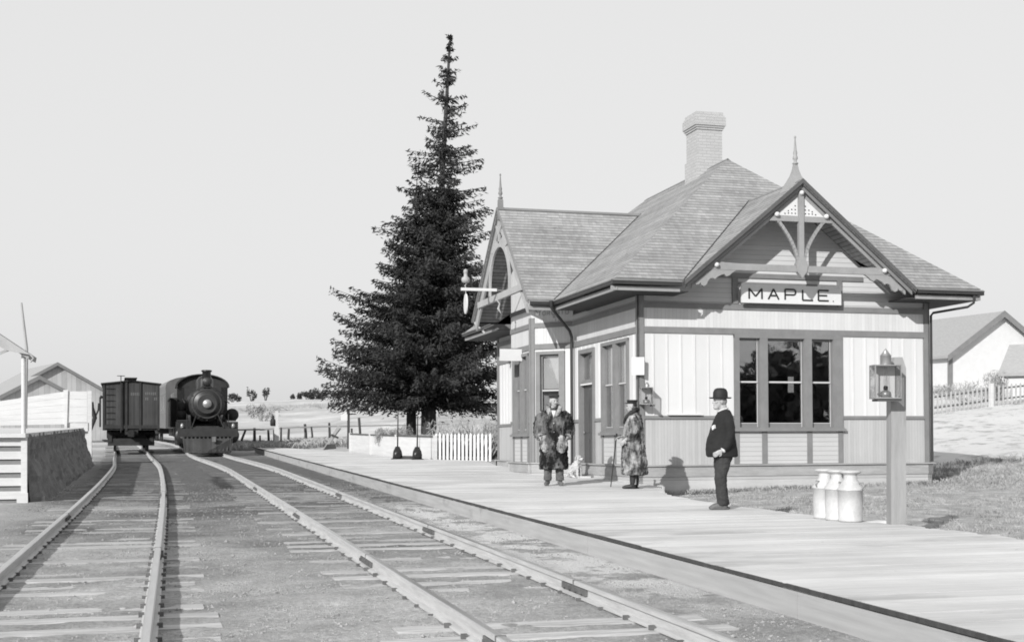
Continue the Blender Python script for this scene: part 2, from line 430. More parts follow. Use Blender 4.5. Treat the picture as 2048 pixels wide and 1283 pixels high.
def sm(a, b, x):
    t = min(1, max(0, (x - a) / (b - a))); return t * t * (3 - 2 * t)
def gz(x, y):
    """height of the ground"""
    from mathutils import noise as mn
    z = 1.45 * sm(17.3, 30, x) * sm(20, 44, y) + 0.13 * max(0, min(8, x - 29)) * sm(20, 44, y)
    z *= 1 - 0.5 * sm(120, 260, y)
    z += 6.3 * sm(105, 400, y) + 0.5 * sm(200, 500, y) * math.sin(x * 0.012)
    z += 0.13 * sm(11.5, 17, x) * sm(19, 24, y)
    off = sm(9.3, 12, x)
    z -= 0.055 * sm(5.0, 4.6, x) if False else 0.012 * (1 - sm(4.9, 5.3, x))
    z += 0.05 * off * (mn.noise(Vector((x * 0.5, y * 0.5, 0))) + 0.5)
    z += 0.18 * sm(7.0, 9.0, x) * sm(37.2, 42, y)
    z += 0.5 * sm(70, 160, y) * mn.noise(Vector((x * 0.03, y * 0.03, 3)))
    return z

# ------------------------------------------------------------------ ground
def ground():
    def lines(lo, hi, c0, c1, st):
        L = list(np.arange(c0, c1 + 1e-6, st)); x = c0; q = st
        while x > lo: q *= 1.18; x -= q; L.insert(0, x)
        x = c1; q = st
        while x < hi: q *= 1.18; x += q; L.append(x)
        return L
    xs = lines(-700, 900, -10, 36, 0.5); ys = lines(-160, 1600, -2, 70, 0.5)
    xs = sorted(set(round(float(v), 4) for v in xs) | set(round(-3 + .125 * i, 4) for i in range(64)))
    ys = sorted(set(round(float(v), 4) for v in ys) | set(round(3 + .125 * i, 4) for i in range(200)))
    from mathutils import noise as mn2
    def fine_(x, y): return (0.017 * (mn2.noise(Vector((x * 1.7, y * 1.7, 4))) + .7 * mn2.noise(Vector((x * 4.5, y * 4.5, 1)))) if -3 < x < 4.85 and y < 60 else 0.0)
    vs = [(x, y, gz(x, y) + fine_(x, y)) for y in ys for x in xs]
    n = len(xs)
    fs = [(j * n + i, j * n + i + 1, (j + 1) * n + i + 1, (j + 1) * n + i) for j in range(len(ys) - 1) for i in range(n - 1)]
    me = bpy.data.meshes.new('ground'); me.from_pydata(vs, [], fs)
    for p in me.polygons: p.use_smooth = True
    m, t, b = newmat('ground_soil', 0.95)
    b.inputs['Specular IOR Level'].default_value = 0.1
    tc = N(t, 'ShaderNodeTexCoord'); P = tc.outputs['Object']
    sp = N(t, 'ShaderNodeSeparateXYZ'); t.links.new(P, sp.inputs[0])
    X, Y = sp.outputs[0], sp.outputs[1]
    fine = noise(t, P, 22, 6, 0.75); med = noise(t, P, 2.2, 6, 0.65); big = noise(t, P, 0.35, 5, 0.6)
    vf = noise(t, P, 90, 3, 0.7)
    # trodden cinders between the tracks: darker patches far off, paler near the camera
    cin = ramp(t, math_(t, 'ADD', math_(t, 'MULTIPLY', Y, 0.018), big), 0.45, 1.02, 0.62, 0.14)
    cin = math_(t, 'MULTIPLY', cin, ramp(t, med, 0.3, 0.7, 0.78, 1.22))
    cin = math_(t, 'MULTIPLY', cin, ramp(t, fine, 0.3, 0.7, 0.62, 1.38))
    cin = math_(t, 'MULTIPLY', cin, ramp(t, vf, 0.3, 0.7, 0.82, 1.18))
    # winter grass on the right and round the trees
    gr = ramp(t, med, 0.35, 0.68, 0.30, 0.56)
    gr = math_(t, 'MULTIPLY', gr, ramp(t, fine, 0.3, 0.7, 0.72, 1.28))
    # pale fields, in long soft bands
    bandv = scalevec(t, P, (0.006, 0.05, 1)); bands = noise(t, bandv, 1.0, 5, 0.65)
    fl = math_(t, 'MULTIPLY', ramp(t, bands, 0.38, 0.66, 0.36, 0.60), ramp(t, noise(t, P, 0.6, 6, 0.7), 0.3, 0.7, 0.85, 1.12))
    mk = ramp(t, math_(t, 'ADD', X, math_(t, 'MULTIPLY', med, 0.9)), 5.2, 6.0, 0, 1)
    def mix(f, a, c):
        n = N(t, 'ShaderNodeMix', data_type='FLOAT')
        t.links.new(f, n.inputs[0])
        for i, v in ((2, a), (3, c)):
            if isinstance(v, float): n.inputs[i].default_value = v
            else: t.links.new(v, n.inputs[i])
        return n.outputs[0]
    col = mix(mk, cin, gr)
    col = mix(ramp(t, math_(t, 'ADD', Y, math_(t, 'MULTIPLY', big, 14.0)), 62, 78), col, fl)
    # left of the siding: pale
    col = mix(ramp(t, math_(t, 'ADD', X, math_(t, 'MULTIPLY', med, 1.2)), -2.2, -0.9, 1, 0), col, fl)
    # old snow lying against the platform, between the tracks, on the bank
    sn = noise(t, P, 1.1, 8, 0.72)
    m1 = math_(t, 'MULTIPLY', ramp(t, X, 3.9, 4.3), ramp(t, X, 4.85, 5.0, 1, 0))
    m1 = math_(t, 'MULTIPLY', m1, math_(t, 'MULTIPLY', ramp(t, Y, 9, 12), ramp(t, Y, 22, 26, 1, 0)))
    m1 = math_(t, 'MULTIPLY', m1, ramp(t, sn, 0.44, 0.50))
    m2 = math_(t, 'MULTIPLY', math_(t, 'MULTIPLY', ramp(t, X, 19, 22), ramp(t, Y, 27, 31)), ramp(t, sn, 0.36, 0.50))
    m2 = math_(t, 'MULTIPLY', m2, ramp(t, Y, 60, 90, 1, 0))
    m3 = math_(t, 'MULTIPLY', math_(t, 'MULTIPLY', ramp(t, X, 8.8, 9.2), ramp(t, X, 17, 18, 1, 0)), math_(t, 'MULTIPLY', ramp(t, Y, 25.2, 25.3, 1, 0), ramp(t, sn, 0.58, 0.63)))
    m4 = math_(t, 'MULTIPLY', math_(t, 'MULTIPLY', ramp(t, X, 0.2, 0.5), ramp(t, X, 1.5, 1.9, 1, 0)), ramp(t, sn, 0.64, 0.67))
    msk = math_(t, 'MAXIMUM', math_(t, 'MAXIMUM', m1, m2), math_(t, 'MAXIMUM', m3, m4))
    col = mix(msk, col, 0.66)
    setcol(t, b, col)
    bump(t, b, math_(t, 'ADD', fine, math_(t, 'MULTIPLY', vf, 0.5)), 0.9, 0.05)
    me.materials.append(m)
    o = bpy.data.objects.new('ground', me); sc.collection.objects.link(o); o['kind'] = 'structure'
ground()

# ------------------------------------------------------------------ tracks
def main_x(y):
    x = 2.93 - 0.65 * sm(38, 60, y)
    if y > 70: x -= 0.0016 * (y - 70) ** 2
    return x
SID = [(-4, -.82), (3, -.80), (8, -.77), (12, -.71), (18, -.62), (24, -.54), (32, -.48), (43, -.50), (50, -.66), (56, -.82), (62, -.95), (80, -1.5), (110, -2.6), (160, -6)]
def siding_x(y):
    for i in range(len(SID) - 1):
        if y <= SID[i + 1][0] or i == len(SID) - 2:
            y0, x0 = SID[i]; y1, x1 = SID[i + 1]
            ym, xm = SID[max(i - 1, 0)]; yp, xp = SID[min(i + 2, len(SID) - 1)]
            t = (y - y0) / (y1 - y0)
            m0 = (x1 - xm) / max(y1 - ym, .1) * (y1 - y0); m1 = (xp - x0) / max(yp - y0, .1) * (y1 - y0)
            return (2 * t**3 - 3 * t**2 + 1) * x0 + (t**3 - 2 * t**2 + t) * m0 + (-2 * t**3 + 3 * t**2) * x1 + (t**3 - t**2) * m1
def track(fx, label, y0, y1, tie_l, near_cover, joints):
    root = thing('railway_track', label, 'railway track')
    RT = 0.135
    prof = [(-.065, 0), (.065, 0), (.065, .012), (.012, .028), (.010, .085), (.034, .095), (.034, .128), (.024, .135), (-.024, .135), (-.034, .128), (-.034, .095), (-.010, .085), (-.012, .028), (-.065, .012)]
    ys = [y0 + (y1 - y0) * (i / 150) ** 1.4 for i in range(151)]
    for s in (-1, 1):
        mb = MB(); n = len(prof); vs = []; fs = []; mi = []
        for y in ys:
            cx = fx(y) + s * .7175
            for (px, pz) in prof: vs.append((cx + px, y, gz(cx, y) * 0 + pz))
        for i in range(len(ys) - 1):
            for k in range(n):
                mb.cur = 1 if k in (6, 7, 8) else 0
                k2 = (k + 1) % n
                fs.append((i * n + k, i * n + k2, (i + 1) * n + k2, (i + 1) * n + k)); mi.append(mb.cur)
        mb.v = vs; mb.f = fs; mb.mi = mi; mb.sm = [False] * len(fs)
        ra = mb.build('rail', ['rail', 'rail_top'], root)
        for jy in joints[0 if s < 0 else 1]:
            cx = fx(jy) + s * .7175
            j = MB()
            for q in (-1, 1):
                j.box(cx + q * .012, jy - .33, .032, cx + q * .038, jy + .33, .088)
                for bq in (-.24, -.08, .08, .24): j.box(cx + q * .038, jy + bq - .018, .045, cx + q * .062, jy + bq + .018, .075)
            j.box(cx - .037, jy - .012, .03, cx + .037, jy + .012, .1365)
            j.build('joint_bar', 'old_steel', ra)
    rnd = random.Random(int(y1 * 7 + tie_l * 100))
    y = y0; k = 0; far = MB()
    spikes = MB()
    while y < y1:
        cx = fx(y) + rnd.uniform(-.05, .05); hl = tie_l / 2 + rnd.uniform(-.06, .08)
        a = rnd.uniform(-.012, .012); wd = rnd.uniform(.19, .25); top = rnd.uniform(-.026, .002)
        mb = far if k >= 100 else MB()
        c, s_ = math.cos(a), math.sin(a)
        pl = []
        m_ = 6
        for i in range(m_ + 1):
            u = -hl + 2 * hl * i / m_; pl.append((u, -wd / 2 + rnd.uniform(-.008, .008)))
        for i in range(m_, -1, -1):
            u = -hl + 2 * hl * i / m_; pl.append((u, wd / 2 + rnd.uniform(-.008, .008)))
        mb.prism([(cx + u * c - v * s_, y + u * s_ + v * c, top - .12) for u, v in pl], (0, 0, 1), .12)
        if k < 100: mb.build('tie', 'tie', root)
        if k < 70:
            for s in (-1, 1):
                for q in (-1, 1):
                    rx = fx(y) + s * .7175 + q * .075
                    spikes.box(rx - .022, y - .02, top - .01, rx + .022, y + .02, top + .035)
        y += rnd.uniform(.50, .60) if k < 100 else .6; k += 1
    if far.v: tag(far.build('far_ties', 'tie', root), kind='stuff')
    tag(spikes.build('spikes', 'old_steel', root), kind='stuff')
    return root
track(main_x, 'straight main line track running beside the platform edge to the locomotive', 2.0, 150, 2.55, 0, ([8.2, 13.6, 20.5, 29], [6.7, 10.9, 17.2, 26]))
track(siding_x, 'curving siding track on the left leading to the boxcar', -1.0, 120, 2.35, 0, ([9, 21], [15, 27]))

# loose ballast: small stones between and beside the rails
def gravel():
    rnd = np.random.RandomState(5)
    base = np.array([(1, 0, 0), (-1, 0, 0), (0, 1, 0), (0, -1, 0), (0, 0, 1), (0, 0, -1)], float)
    fc = [(0, 2, 4), (2, 1, 4), (1, 3, 4), (3, 0, 4), (2, 0, 5), (1, 2, 5), (3, 1, 5), (0, 3, 5)]
    V = []; F = []; k = 0
    n = 60000
    yy = 3.6 + 30 * rnd.rand(n) ** 1.9
    xx = -2.2 + 7.1 * rnd.rand(n)
    for i in range(n):
        x, y = xx[i], yy[i]
        dm = abs(x - main_x(y)); ds = abs(x - siding_x(y))
        if min(abs(dm - .7175), abs(ds - .7175)) < .045: continue
        on = dm < 1.3 or ds < 1.2
        if on and rnd.rand() < .25: continue
        s = (0.005 + 0.010 * rnd.rand() ** 3) * (1 + y / 45)
        if rnd.rand() < .02: s *= 1.9
        q = base * s * (0.7 + 0.6 * rnd.rand(6, 1)) * np.array([1, 1, .7])
        a = rnd.rand() * 6.28; c, t = math.cos(a), math.sin(a)
        q = np.stack([q[:, 0] * c - q[:, 1] * t + x, q[:, 0] * t + q[:, 1] * c + y, q[:, 2] + s * .2 - .018], 1)
        V.append(q); F += [(a0 + k, a1 + k, a2 + k) for a0, a1, a2 in fc]; k += 6
    me = bpy.data.meshes.new('gravel'); me.from_pydata(np.concatenate(V).tolist(), [], F)
    me.materials.append(MT['stone'])
    o = bpy.data.objects.new('gravel', me); sc.collection.objects.link(o)
    tag(o, 'loose grey ballast stones scattered between and beside the rails', 'gravel', kind='stuff')
gravel()

# small things lying in the yard
def snow_lump(x, y, z, sx, sy, sz, label, seed):
    mb = MB(); mb.ell((0, 0, 0), (sx, sy, sz), 16, 8)
    rnd = random.Random(seed)
    mb.v = [(a * rnd.uniform(.85, 1.12), b * rnd.uniform(.85, 1.12), c * rnd.uniform(.8, 1.1)) for a, b, c in mb.v]
    o = mb.build('snow_patch', 'snow', None, (x, y, z)); tag(o, label, 'snow patch', 'patches of old snow')
snow_lump(9.25, 14.9, .2, .40, .14, .06, 'snow lying at the foot of the lamp post', 5)

# ------------------------------------------------------------------ platform
def platform():
    m, t, b = newmat('platform_planks', 0.9)
    b.inputs['Specular IOR Level'].default_value = 0.2
    tc = N(t, 'ShaderNodeTexCoord'); P = tc.outputs['Object']; sp = N(t, 'ShaderNodeSeparateXYZ'); t.links.new(P, sp.inputs[0])
    u = math_(t, 'DIVIDE', math_(t, 'ADD', sp.outputs[1], math_(t, 'MULTIPLY', sp.outputs[0], 0.015)), 0.22)
    fr = math_(t, 'FRACT', u); idx = math_(t, 'FLOOR', u)
    wn = N(t, 'ShaderNodeTexWhiteNoise', noise_dimensions='1D'); t.links.new(idx, wn.inputs['W'])
    tone = ramp(t, wn.outputs['Value'], 0, 1, 0.88, 1.08)
    grain = ramp(t, noise(t, scalevec(t, P, (0.7, 22, 1)), 1.5, 8, 0.7), 0.3, 0.7, 0.84, 1.12)
    stain = ramp(t, math_(t, 'ADD', noise(t, scalevec(t, P, (0.5, 1.3, 1)), 0.8, 6, 0.6), ramp(t, sp.outputs[0], 4.9, 6.2, 0.12, 0.0)), 0.60, 0.76, 1.0, 0.60)
    spot = ramp(t, noise(t, P, 9, 2, 0.5), 0.74, 0.78, 1.0, 0.55)
    worn = ramp(t, noise(t, P, 0.5, 5, 0.6), 0.35, 0.65, 0.88, 1.08)
    g = ramp(t, fr, 0.0, 0.04, 0.9, 1.0)
    s = math_(t, 'MULTIPLY', tone, grain)
    for q in (stain, spot, worn, g): s = math_(t, 'MULTIPLY', s, q)
    setcol(t, b, math_(t, 'MULTIPLY', s, 0.54))
    bump(t, b, math_(t, 'ADD', g, math_(t, 'MULTIPLY', grain, 0.2)), 0.6, 0.008)
    MT['plank'] = m
    m2, t, b = newmat('platform_face', 0.9)
    tc = N(t, 'ShaderNodeTexCoord'); P = tc.outputs['Object']
    g1 = ramp(t, noise(t, scalevec(t, P, (1, 0.5, 9)), 2, 6, 0.6), 0.3, 0.7, 0.85, 1.12)
    st = ramp(t, noise(t, scalevec(t, P, (1, 0.9, 1.5)), 0.9, 5, 0.6), 0.60, 0.72, 1.0, 0.55)
    setcol(t, b, math_(t, 'MULTIPLY', math_(t, 'MULTIPLY', g1, st), 0.34))
    MT['plat_face'] = m2
    root = thing('platform', None, None); root['kind'] = 'structure'
    Z = 0.25
    outl = [(4.93, -1), (9.55, -1), (9.35, 9), (9.3, 12.3), (9.12, 14.3), (8.9, 15.2), (8.72, 17.6), (8.66, 19.5), (8.78, 21.2), (9.2, 22.6), (9.75, 23.8), (9.83, 25.0), (9.83, 37.0), (10.6, 41.4), (9.3, 43.2), (8.2, 49), (7.9, 56), (6.3, 64), (4.93, 66)]
    mb = MB(); mb.prism([(x + (.02 if x < 6 else -.03), y, Z - .06) for x, y in outl], (0, 0, 1), .035)
    mb.build('deck_underlay', 'old_wood', root)  # solid dark sheet seen through the gaps between the planks
    bk = outl[1:-1]
    def xback(y):
        for (xa, ya), (xb, yb) in zip(bk, bk[1:]):
            if ya <= y <= yb: return xa + (xb - xa) * (y - ya) / (yb - ya)
        return 5.2
    rp = random.Random(12); mb = MB(); y = 1.1 - .003
    while y < 64.5:
        y1 = y + .22; xb = xback(y + .1)
        x0 = 4.93 + rp.uniform(-.012, .016); zt = Z - .004 + rp.uniform(-.0035, .0035)
        if y < 46 and xb - x0 > 2:
            xm = x0 + (xb - x0) * rp.choice((.45, .6, .52)); zt2 = zt + rp.uniform(-.002, .002)
            mb.box(x0, y + .004, Z - .045, xm - .004, y1 - .004, zt); mb.box(xm + .004, y + .004, Z - .045, xb + (rp.uniform(-.06, .05) if xb < 9.7 else 0), y1 - .004, zt2)
        else: mb.box(x0, y + .004, Z - .045, xb, y1 - .004, zt)
        y = y1
    mb.build('deck', 'plank', root)
    mb = MB()
    y = 4.0; rnd = random.Random(3)
    # front edge: creosoted string-piece, its dark colour also painting in the gap's shadow
    for i in range(20):
        mb.box(4.905 + rnd.uniform(-.004, .004), 3.0 + i * 3.2, Z - .036, 4.929, 3.0 + i * 3.2 + 3.19, Z - .002 + rnd.uniform(-.006, 0))
    mb.build('edge_timber', 'old_wood', root)
    mb = MB()
    for i in range(13):
        mb.box(4.915 + rnd.uniform(-.003, .003), -1 + i * 5.1, -.05, 5.02, -1 + i * 5.1 + 5.09, Z - .048)
    mb.build('face_board', 'plat_face', root)
    mb = MB()
    pts = [(9.5, -1), (9.3, 9), (9.25, 12.3), (9.07, 14.3), (8.85, 15.2), (8.67, 17.6), (8.61, 19.5), (8.73, 21.2), (9.15, 22.6), (9.7, 23.8)]
    for a, b2 in zip(pts, pts[1:]): mb.bar((a[0], a[1], .08), (b2[0], b2[1], .08), .05, .22, (0, 0, 1))
    mb.build('back_board', 'old_wood', root)
platform()

# ------------------------------------------------------------------ station building
TH = 0.0187          # the old building has settled a little towards its far end
BX, BY = 9.85, 25.27
W_, L_ = 6.93, 11.43
station = thing('station_building', 'wooden railway station with shingled roof, two decorated gables and a brick chimney', 'station', (BX, BY, 0))
station.rotation_euler = (-TH, 0, 0)
def wl(x, y, z):
    return (BX + x, BY + y * math.cos(TH) + z * math.sin(TH), z * math.cos(TH) - y * math.sin(TH))

def cells(x0, x1, z0, z1, holes):
    """rectangles left of a strip once the openings are cut out"""
    out = []
    xs = sorted({x0, x1, *[min(max(h[0], x0), x1) for h in holes], *[min(max(h[1], x0), x1) for h in holes]})
    for a, b in zip(xs, xs[1:]):
        if b - a < 1e-5: continue
        segs = [(z0, z1)]
        for h in holes:
            if h[0] < b - 1e-5 and h[1] > a + 1e-5:
                ns = []
                for s0, s1 in segs:
                    if h[3] <= s0 or h[2] >= s1: ns.append((s0, s1)); continue
                    if h[2] > s0: ns.append((s0, h[2]))
                    if h[3] < s1: ns.append((h[3], s1))
                segs = ns
        for s0, s1 in segs: out.append((a, b, s0, s1))
    return out
def wall(org, ang, ln, holes=(), top=4.22, upper='white_clap', gable=None, corners=(1, 1), trim='trim', foot=True, battens=True):
    th = .12; m = .10
    loc = (org[0], org[1], 0)
    mb = MB()
    for a, b, s0, s1 in cells(0, ln, 1.67, 3.42, holes): mb.box(a, 0, s0, b, th, s1)
    if battens:
        mb.cur = 1; n = max(2, round(ln / .31))
        for i in range(1, n):
            x = ln * i / n
            for a, b, s0, s1 in cells(x - .018, x + .018, 1.67, 3.40, holes):
                if b - a > .03: mb.box(a, -.018, s0, b, 0.01, s1)
    wo_ = mb.build('wall', ['white_board', 'white'], station, loc, ang)
    def band(z0, z1, mat, nm, out, hs=holes):
        q = MB()
        for a, b, s0, s1 in cells(0, ln, z0, z1, hs): q.box(a, -out, s0, b, th - .004, s1)
        return q.build(nm, mat, wo_)
    band(.63, 1.60, 'grey_bead', 'wainscot', .002)
    band(1.60, 1.67, trim, 'belt', .035)
    band(3.42, 3.55, trim, 'belt', .030)
    band(3.55, 3.95, 'white_bead', 'frieze', .002)
    band(3.95, 4.07, trim, 'belt', .032)
    if gable:
        q = MB(); q.prism([(x, 0, z) for x, z in gable], (0, 1, 0), th); q.build('gable_cladding', upper, wo_)
    elif top > 4.07: band(4.07, top, upper, 'upper_cladding', .003)
    q = MB()
    ct = 4.2
    if corners[0]: q.box(-.036, -.036, .63, .10, .0, ct)
    if corners[1]: q.box(ln - .10, -.036, .63, ln + .036, .0, ct)
    if q.v: q.build('corner_board', trim, wo_)
    if foot:
        q = MB(); q.box(-.07, -.07, .38, ln + .07, .05, .60); q.box(-.10, -.11, .60, ln + .10, .05, .632); q.build('skirt', 'skirt', wo_)
        q = MB(); q.box(-.05, -.05, -.5, ln + .05, .05, .38); q.build('footing', 'footing', wo_)
    return wo_
def window(org, ang, casing, units, z0, z1, meet=2.40, blinds=(), trim='trim', apron=None, light_right=True):
    """casing: outer (x0,x1); units: sash openings; z0,z1 sill and head"""
    loc = (org[0], org[1], 0)
    f = MB(); xs = [casing[0]] + [v for u in units for v in u] + [casing[1]]
    for a, b in zip(xs[::2], xs[1::2]): f.box(a, -.045, z0, b, .13, z1)
    f.box(casing[0] - .05, -.10, z0 - .085, casing[1] + .05, .02, z0 - .03)
    f.box(casing[0] - .02, -.060, z0 - .03, casing[1] + .02, .10, z0)
    f.box(casing[0], -.048, z1 - .075, casing[1], .13, z1 + .0)
    wn = f.build('window', trim, station, loc, ang)
    for i, (a, b) in enumerate(units):
        s = MB(); zt = z1 - .075
        y = .045
        s.box(a, y, z0, a + .030, y + .04, zt); s.box(b - .034, y, z0, b, y + .04, zt)
        s.box(a + .030, y, zt - .05, b - .034, y + .04, zt); s.box(a + .030, y, z0, b - .034, y + .04, z0 + .085)
        s.box(a + .030, y - .012, meet - .022, b - .034, y + .035, meet + .022)
        s.cur = 1
        if light_right: s.box(b - .042, y - .006, z0 + .01, b - .030, y + .002, zt)
        s.box(a + .030, y - .018, meet - .012, b - .034, y - .012, meet + .016)
        s.box(a + .030, y - .008, z0 + .085, b - .04, y + .002, z0 + .098)
        s.build('sash', ['sash', 'sash_light'], wn)
        g = MB(); g.box(a + .045, y + .016, z0 + .08, b - .045, y + .019, zt - .045); g.build('pane', 'glass', wn)
    for (a, b, s0, s1) in blinds:
        q = MB(); q.box(a, .09, s0, b, .094, s1); q.box(a, .084, s0 - .02, b, .1, s0); q.build('blind', 'blind', wn)
    if apron:
        q = MB()
        for a, b in apron: q.box(a, -.03, .635, b, .0, z0 - .085)
        q.cur = 1
        for (a, b), (c, d_) in zip(apron, apron[1:]): q.box(b, -.012, .64, c, .0, z0 - .085)
        q.build('apron', [trim, 'panel_white'], wn)
    return wn

# end wall towards the camera
tri = [(2.17, 4.77, 1.42, 3.42)]
wall((0, 0), 0, W_, tri, gable=[(0, 4.07), (W_, 4.07), (W_, 4.98), (5.27, 4.98), (3.36, 6.50), (1.45, 4.98), (0, 4.98)])
window((0, 0), 0, (2.17, 4.77), [(2.29, 2.78), (2.96, 3.84), (4.02, 4.54)], 1.42, 3.42, 2.40,
       apron=[(2.17, 2.28), (2.82, 2.94), (3.90, 4.02), (4.66, 4.77)])
# track side, near stretch: double window and door (u runs from the bay to the near corner)
SN = (0, 4.39)
hole = [(2.10, 3.82, 1.36, 3.36), (.50, 1.60, .36, 3.32)]
wall(SN, R(-90), 4.39, hole, corners=(0, 1))
window(SN, R(-90), (2.10, 3.82), [(2.20, 2.88), (3.06, 3.72)], 1.36, 3.36, 2.40, blinds=[(2.24, 2.84, 2.42, 3.24), (3.10, 3.68, 2.42, 3.24)],
       apron=[(2.10, 2.2), (2.92, 3.02), (3.72, 3.82)])
f = MB()
f.box(.50, -.045, .36, .60, .13, 3.32); f.box(1.50, -.045, .36, 1.60, .13, 3.32); f.box(.60, -.045, 3.22, 1.50, .13, 3.32)
f.box(.60, .03, 2.50, 1.50, .13, 2.60); f.box(.5, -.12, .30, 1.6, .13, .36)
df = f.build('door_frame', 'trim', station, (SN[0], SN[1], 0), R(-90))
q = MB(); q.box(.60, .07, .36, 1.50, .11, 2.50)
for (a, b, c, d_) in ((.70, 1.0, .5, 1.2), (1.1, 1.4, .5, 1.2), (.70, 1.0, 1.35, 2.35), (1.1, 1.4, 1.35, 2.35)):
    q.box(a, .058, c, b, .07, d_)
q.build('door', 'door', df)
q = MB(); q.lathe([(.0, -.05), (.028, -.04), (.03, -.02), (.012, -.01), (.012, .0)], (.67, .07, 1.35), 10, 'y'); q.build('door_knob', 'steel', df)
q = MB(); q.box(.60, .08, 2.60, 1.50, .084, 3.22); q.build('pane', 'glass', df)
q = MB(); q.box(.95, .10, 2.62, 1.48, .105, 3.20); q.box(.6, -.02, 2.47, 1.5, .02, 2.505); q.build('transom_blind', 'blind', df)
# the bay
BW = .82
wc = wall((-BW, 5.21), R(-45), 1.16, [(.20, .86, 1.36, 3.36)], upper='white_bead', top=4.38, battens=False, corners=(1, 0), trim='trim')
window((-BW, 5.21), R(-45), (.14, .94), [(.26, .78)], 1.36, 3.36, 2.40, blinds=[(.30, .74, 2.46, 3.2)], apron=[(.14, .22), (.84, .94)])
t = MB(); wd, gp, hh = .078, .045, .095
text_strokes(t, 'TORONTO', .20, 4.255, hh, .075, .052, .016, -.008, .003)
text_strokes(t, '8', .62, 4.18, .05, .04, .03, .010, -.008, .003)
text_strokes(t, 'II', .66, 4.09, .055, .04, .05, .010, -.008, .003)
t.build('painted_letters', 'ink_faded', wc)
bw_ = wall((-BW, 7.06), R(-90), 1.85, [(.22, 1.66, 1.36, 3.36)], upper='white_bead', battens=False, corners=(0, 1),
           gable=[(0, 4.07), (1.85, 4.07), (1.85, 5.95), (1.13, 6.85), (.0, 5.75)])
window((-BW, 7.06), R(-90), (.22, 1.66), [(.46, .92), (1.08, 1.54)], 1.36, 3.36, 2.45, blinds=[(1.1, 1.52, 2.47, 3.24)], apron=[(.22, .34), (.93, 1.05), (1.54, 1.66)])
q = MB(); q.box(0, -.03, 4.40, 1.85, 0, 4.50); q.build('belt', 'trim_dark', bw_)
wall((0, 7.88), R(-135), 1.16, [], upper='white_bead', top=4.38, battens=False, corners=(0, 0))
wall((0, 11.43), R(-90), 3.55, [], corners=(1, 0))
# wall behind and above the bay, inside its open gable
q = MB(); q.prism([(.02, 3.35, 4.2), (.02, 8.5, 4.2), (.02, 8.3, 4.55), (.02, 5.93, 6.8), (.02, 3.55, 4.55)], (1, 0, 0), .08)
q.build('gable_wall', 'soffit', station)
wall((W_, 0), R(90), L_, [], corners=(1, 1))
wall((W_, L_), R(180), W_, [], corners=(1, 1))
# interior: dark floor, partition and ceiling
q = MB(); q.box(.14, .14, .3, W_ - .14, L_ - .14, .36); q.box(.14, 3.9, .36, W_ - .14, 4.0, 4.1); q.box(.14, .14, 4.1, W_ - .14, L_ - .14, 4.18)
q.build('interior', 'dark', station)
q = MB(); q.box(3.15, 2.2, .36, 3.45, 2.5, 2.9); q.box(3.0, 1.6, .36, 4.6, 2.1, 1.2); q.build('stove_and_desk', 'dark', station)
q = MB(); q.box(3.72, .5, 2.2, 3.86, .505, 2.55); q.build('notice', 'white', station)

# roof
RX, RZ, EZ, OV = 3.465, 7.92, 4.45, .82
def slab(mb, pts, th=.07):
    P = [Vector(p) for p in pts]
    n = Vector((0, 0, 0))
    for i in range(len(P)):
        a, b = P[i], P[(i + 1) % len(P)]
        n += a.cross(b)
    n.normalize()
    if n.z < 0: n = -n
    mb.prism(P, -n, th)
rf = MB()
slab(rf, [(-OV, -OV, EZ), (-OV, 3.28, EZ), (2.39, 5.93, 7.05), (-OV, 8.58, EZ), (-OV, 12.25, EZ), (RX, 8.15, RZ), (RX, 3.0, RZ)])
slab(rf, [(-OV, -OV, EZ), (.69, -OV, EZ), (3.36, 1.60, 6.65), (6.03, -OV, EZ), (7.75, -OV, EZ), (RX, 3.0, RZ)])
slab(rf, [(7.75, -OV, EZ), (7.75, 12.25, EZ), (RX, 8.15, RZ), (RX, 3.0, RZ)])
slab(rf, [(-OV, 12.25, EZ), (7.75, 12.25, EZ), (RX, 8.15, RZ)])
roof = rf.build('roof', 'shingle', station, uv=True)
gf = MB()
slab(gf, [(.69, -.93, EZ), (3.36, -.93, 6.65), (3.36, 1.60, 6.65), (.69, -OV, EZ)])
slab(gf, [(6.03, -.93, EZ), (3.36, -.93, 6.65), (3.36, 1.60, 6.65), (6.03, -OV, EZ)])
gf.build('gable_roof', 'shingle', roof, uv=True)
gb = MB()
slab(gb, [(-1.48, 3.28, EZ), (-1.48, 5.93, 7.05), (2.39, 5.93, 7.05), (-OV, 3.28, EZ)])
slab(gb, [(-1.48, 8.58, EZ), (-1.48, 5.93, 7.05), (2.39, 5.93, 7.05), (-OV, 8.58, EZ)])
gb.build('gable_roof', 'shingle', roof, uv=True)
rc = MB()
for a, b in (((RX, 2.95, RZ + .01), (RX, 8.2, RZ + .01)), ((-1.49, 5.93, 7.06), (2.42, 5.93, 7.06)), ((3.36, -.94, 6.66), (3.36, 1.65, 6.66))):
    for s in (-1, 1):
        A, B = Vector(a), Vector(b); dr = (B - A).normalized(); sd = dr.cross(Vector((0, 0, 1))) * s
        off = (sd * .8 - Vector((0, 0, .62))).normalized()
        rc.prism([A, B, B + off * .11, A + off * .11], off.cross(dr) * (-s) * 1, .016)
rc.build('ridge_cap', 'trim', roof)
vl = MB()   # dark valleys
for a, b in (((-OV, 3.28, EZ), (2.39, 5.93, 7.05)), ((.69, -OV, EZ), (3.36, 1.60, 6.65)), ((6.03, -OV, EZ), (3.36, 1.60, 6.65))):
    vl.bar(Vector(a) + Vector((0, 0, .0)), Vector(b) + Vector((0, 0, .0)), .035, .03)
vl.build('valley_flashing', 'gutter', roof)
gt = MB(); fa = MB(); so_ = MB()
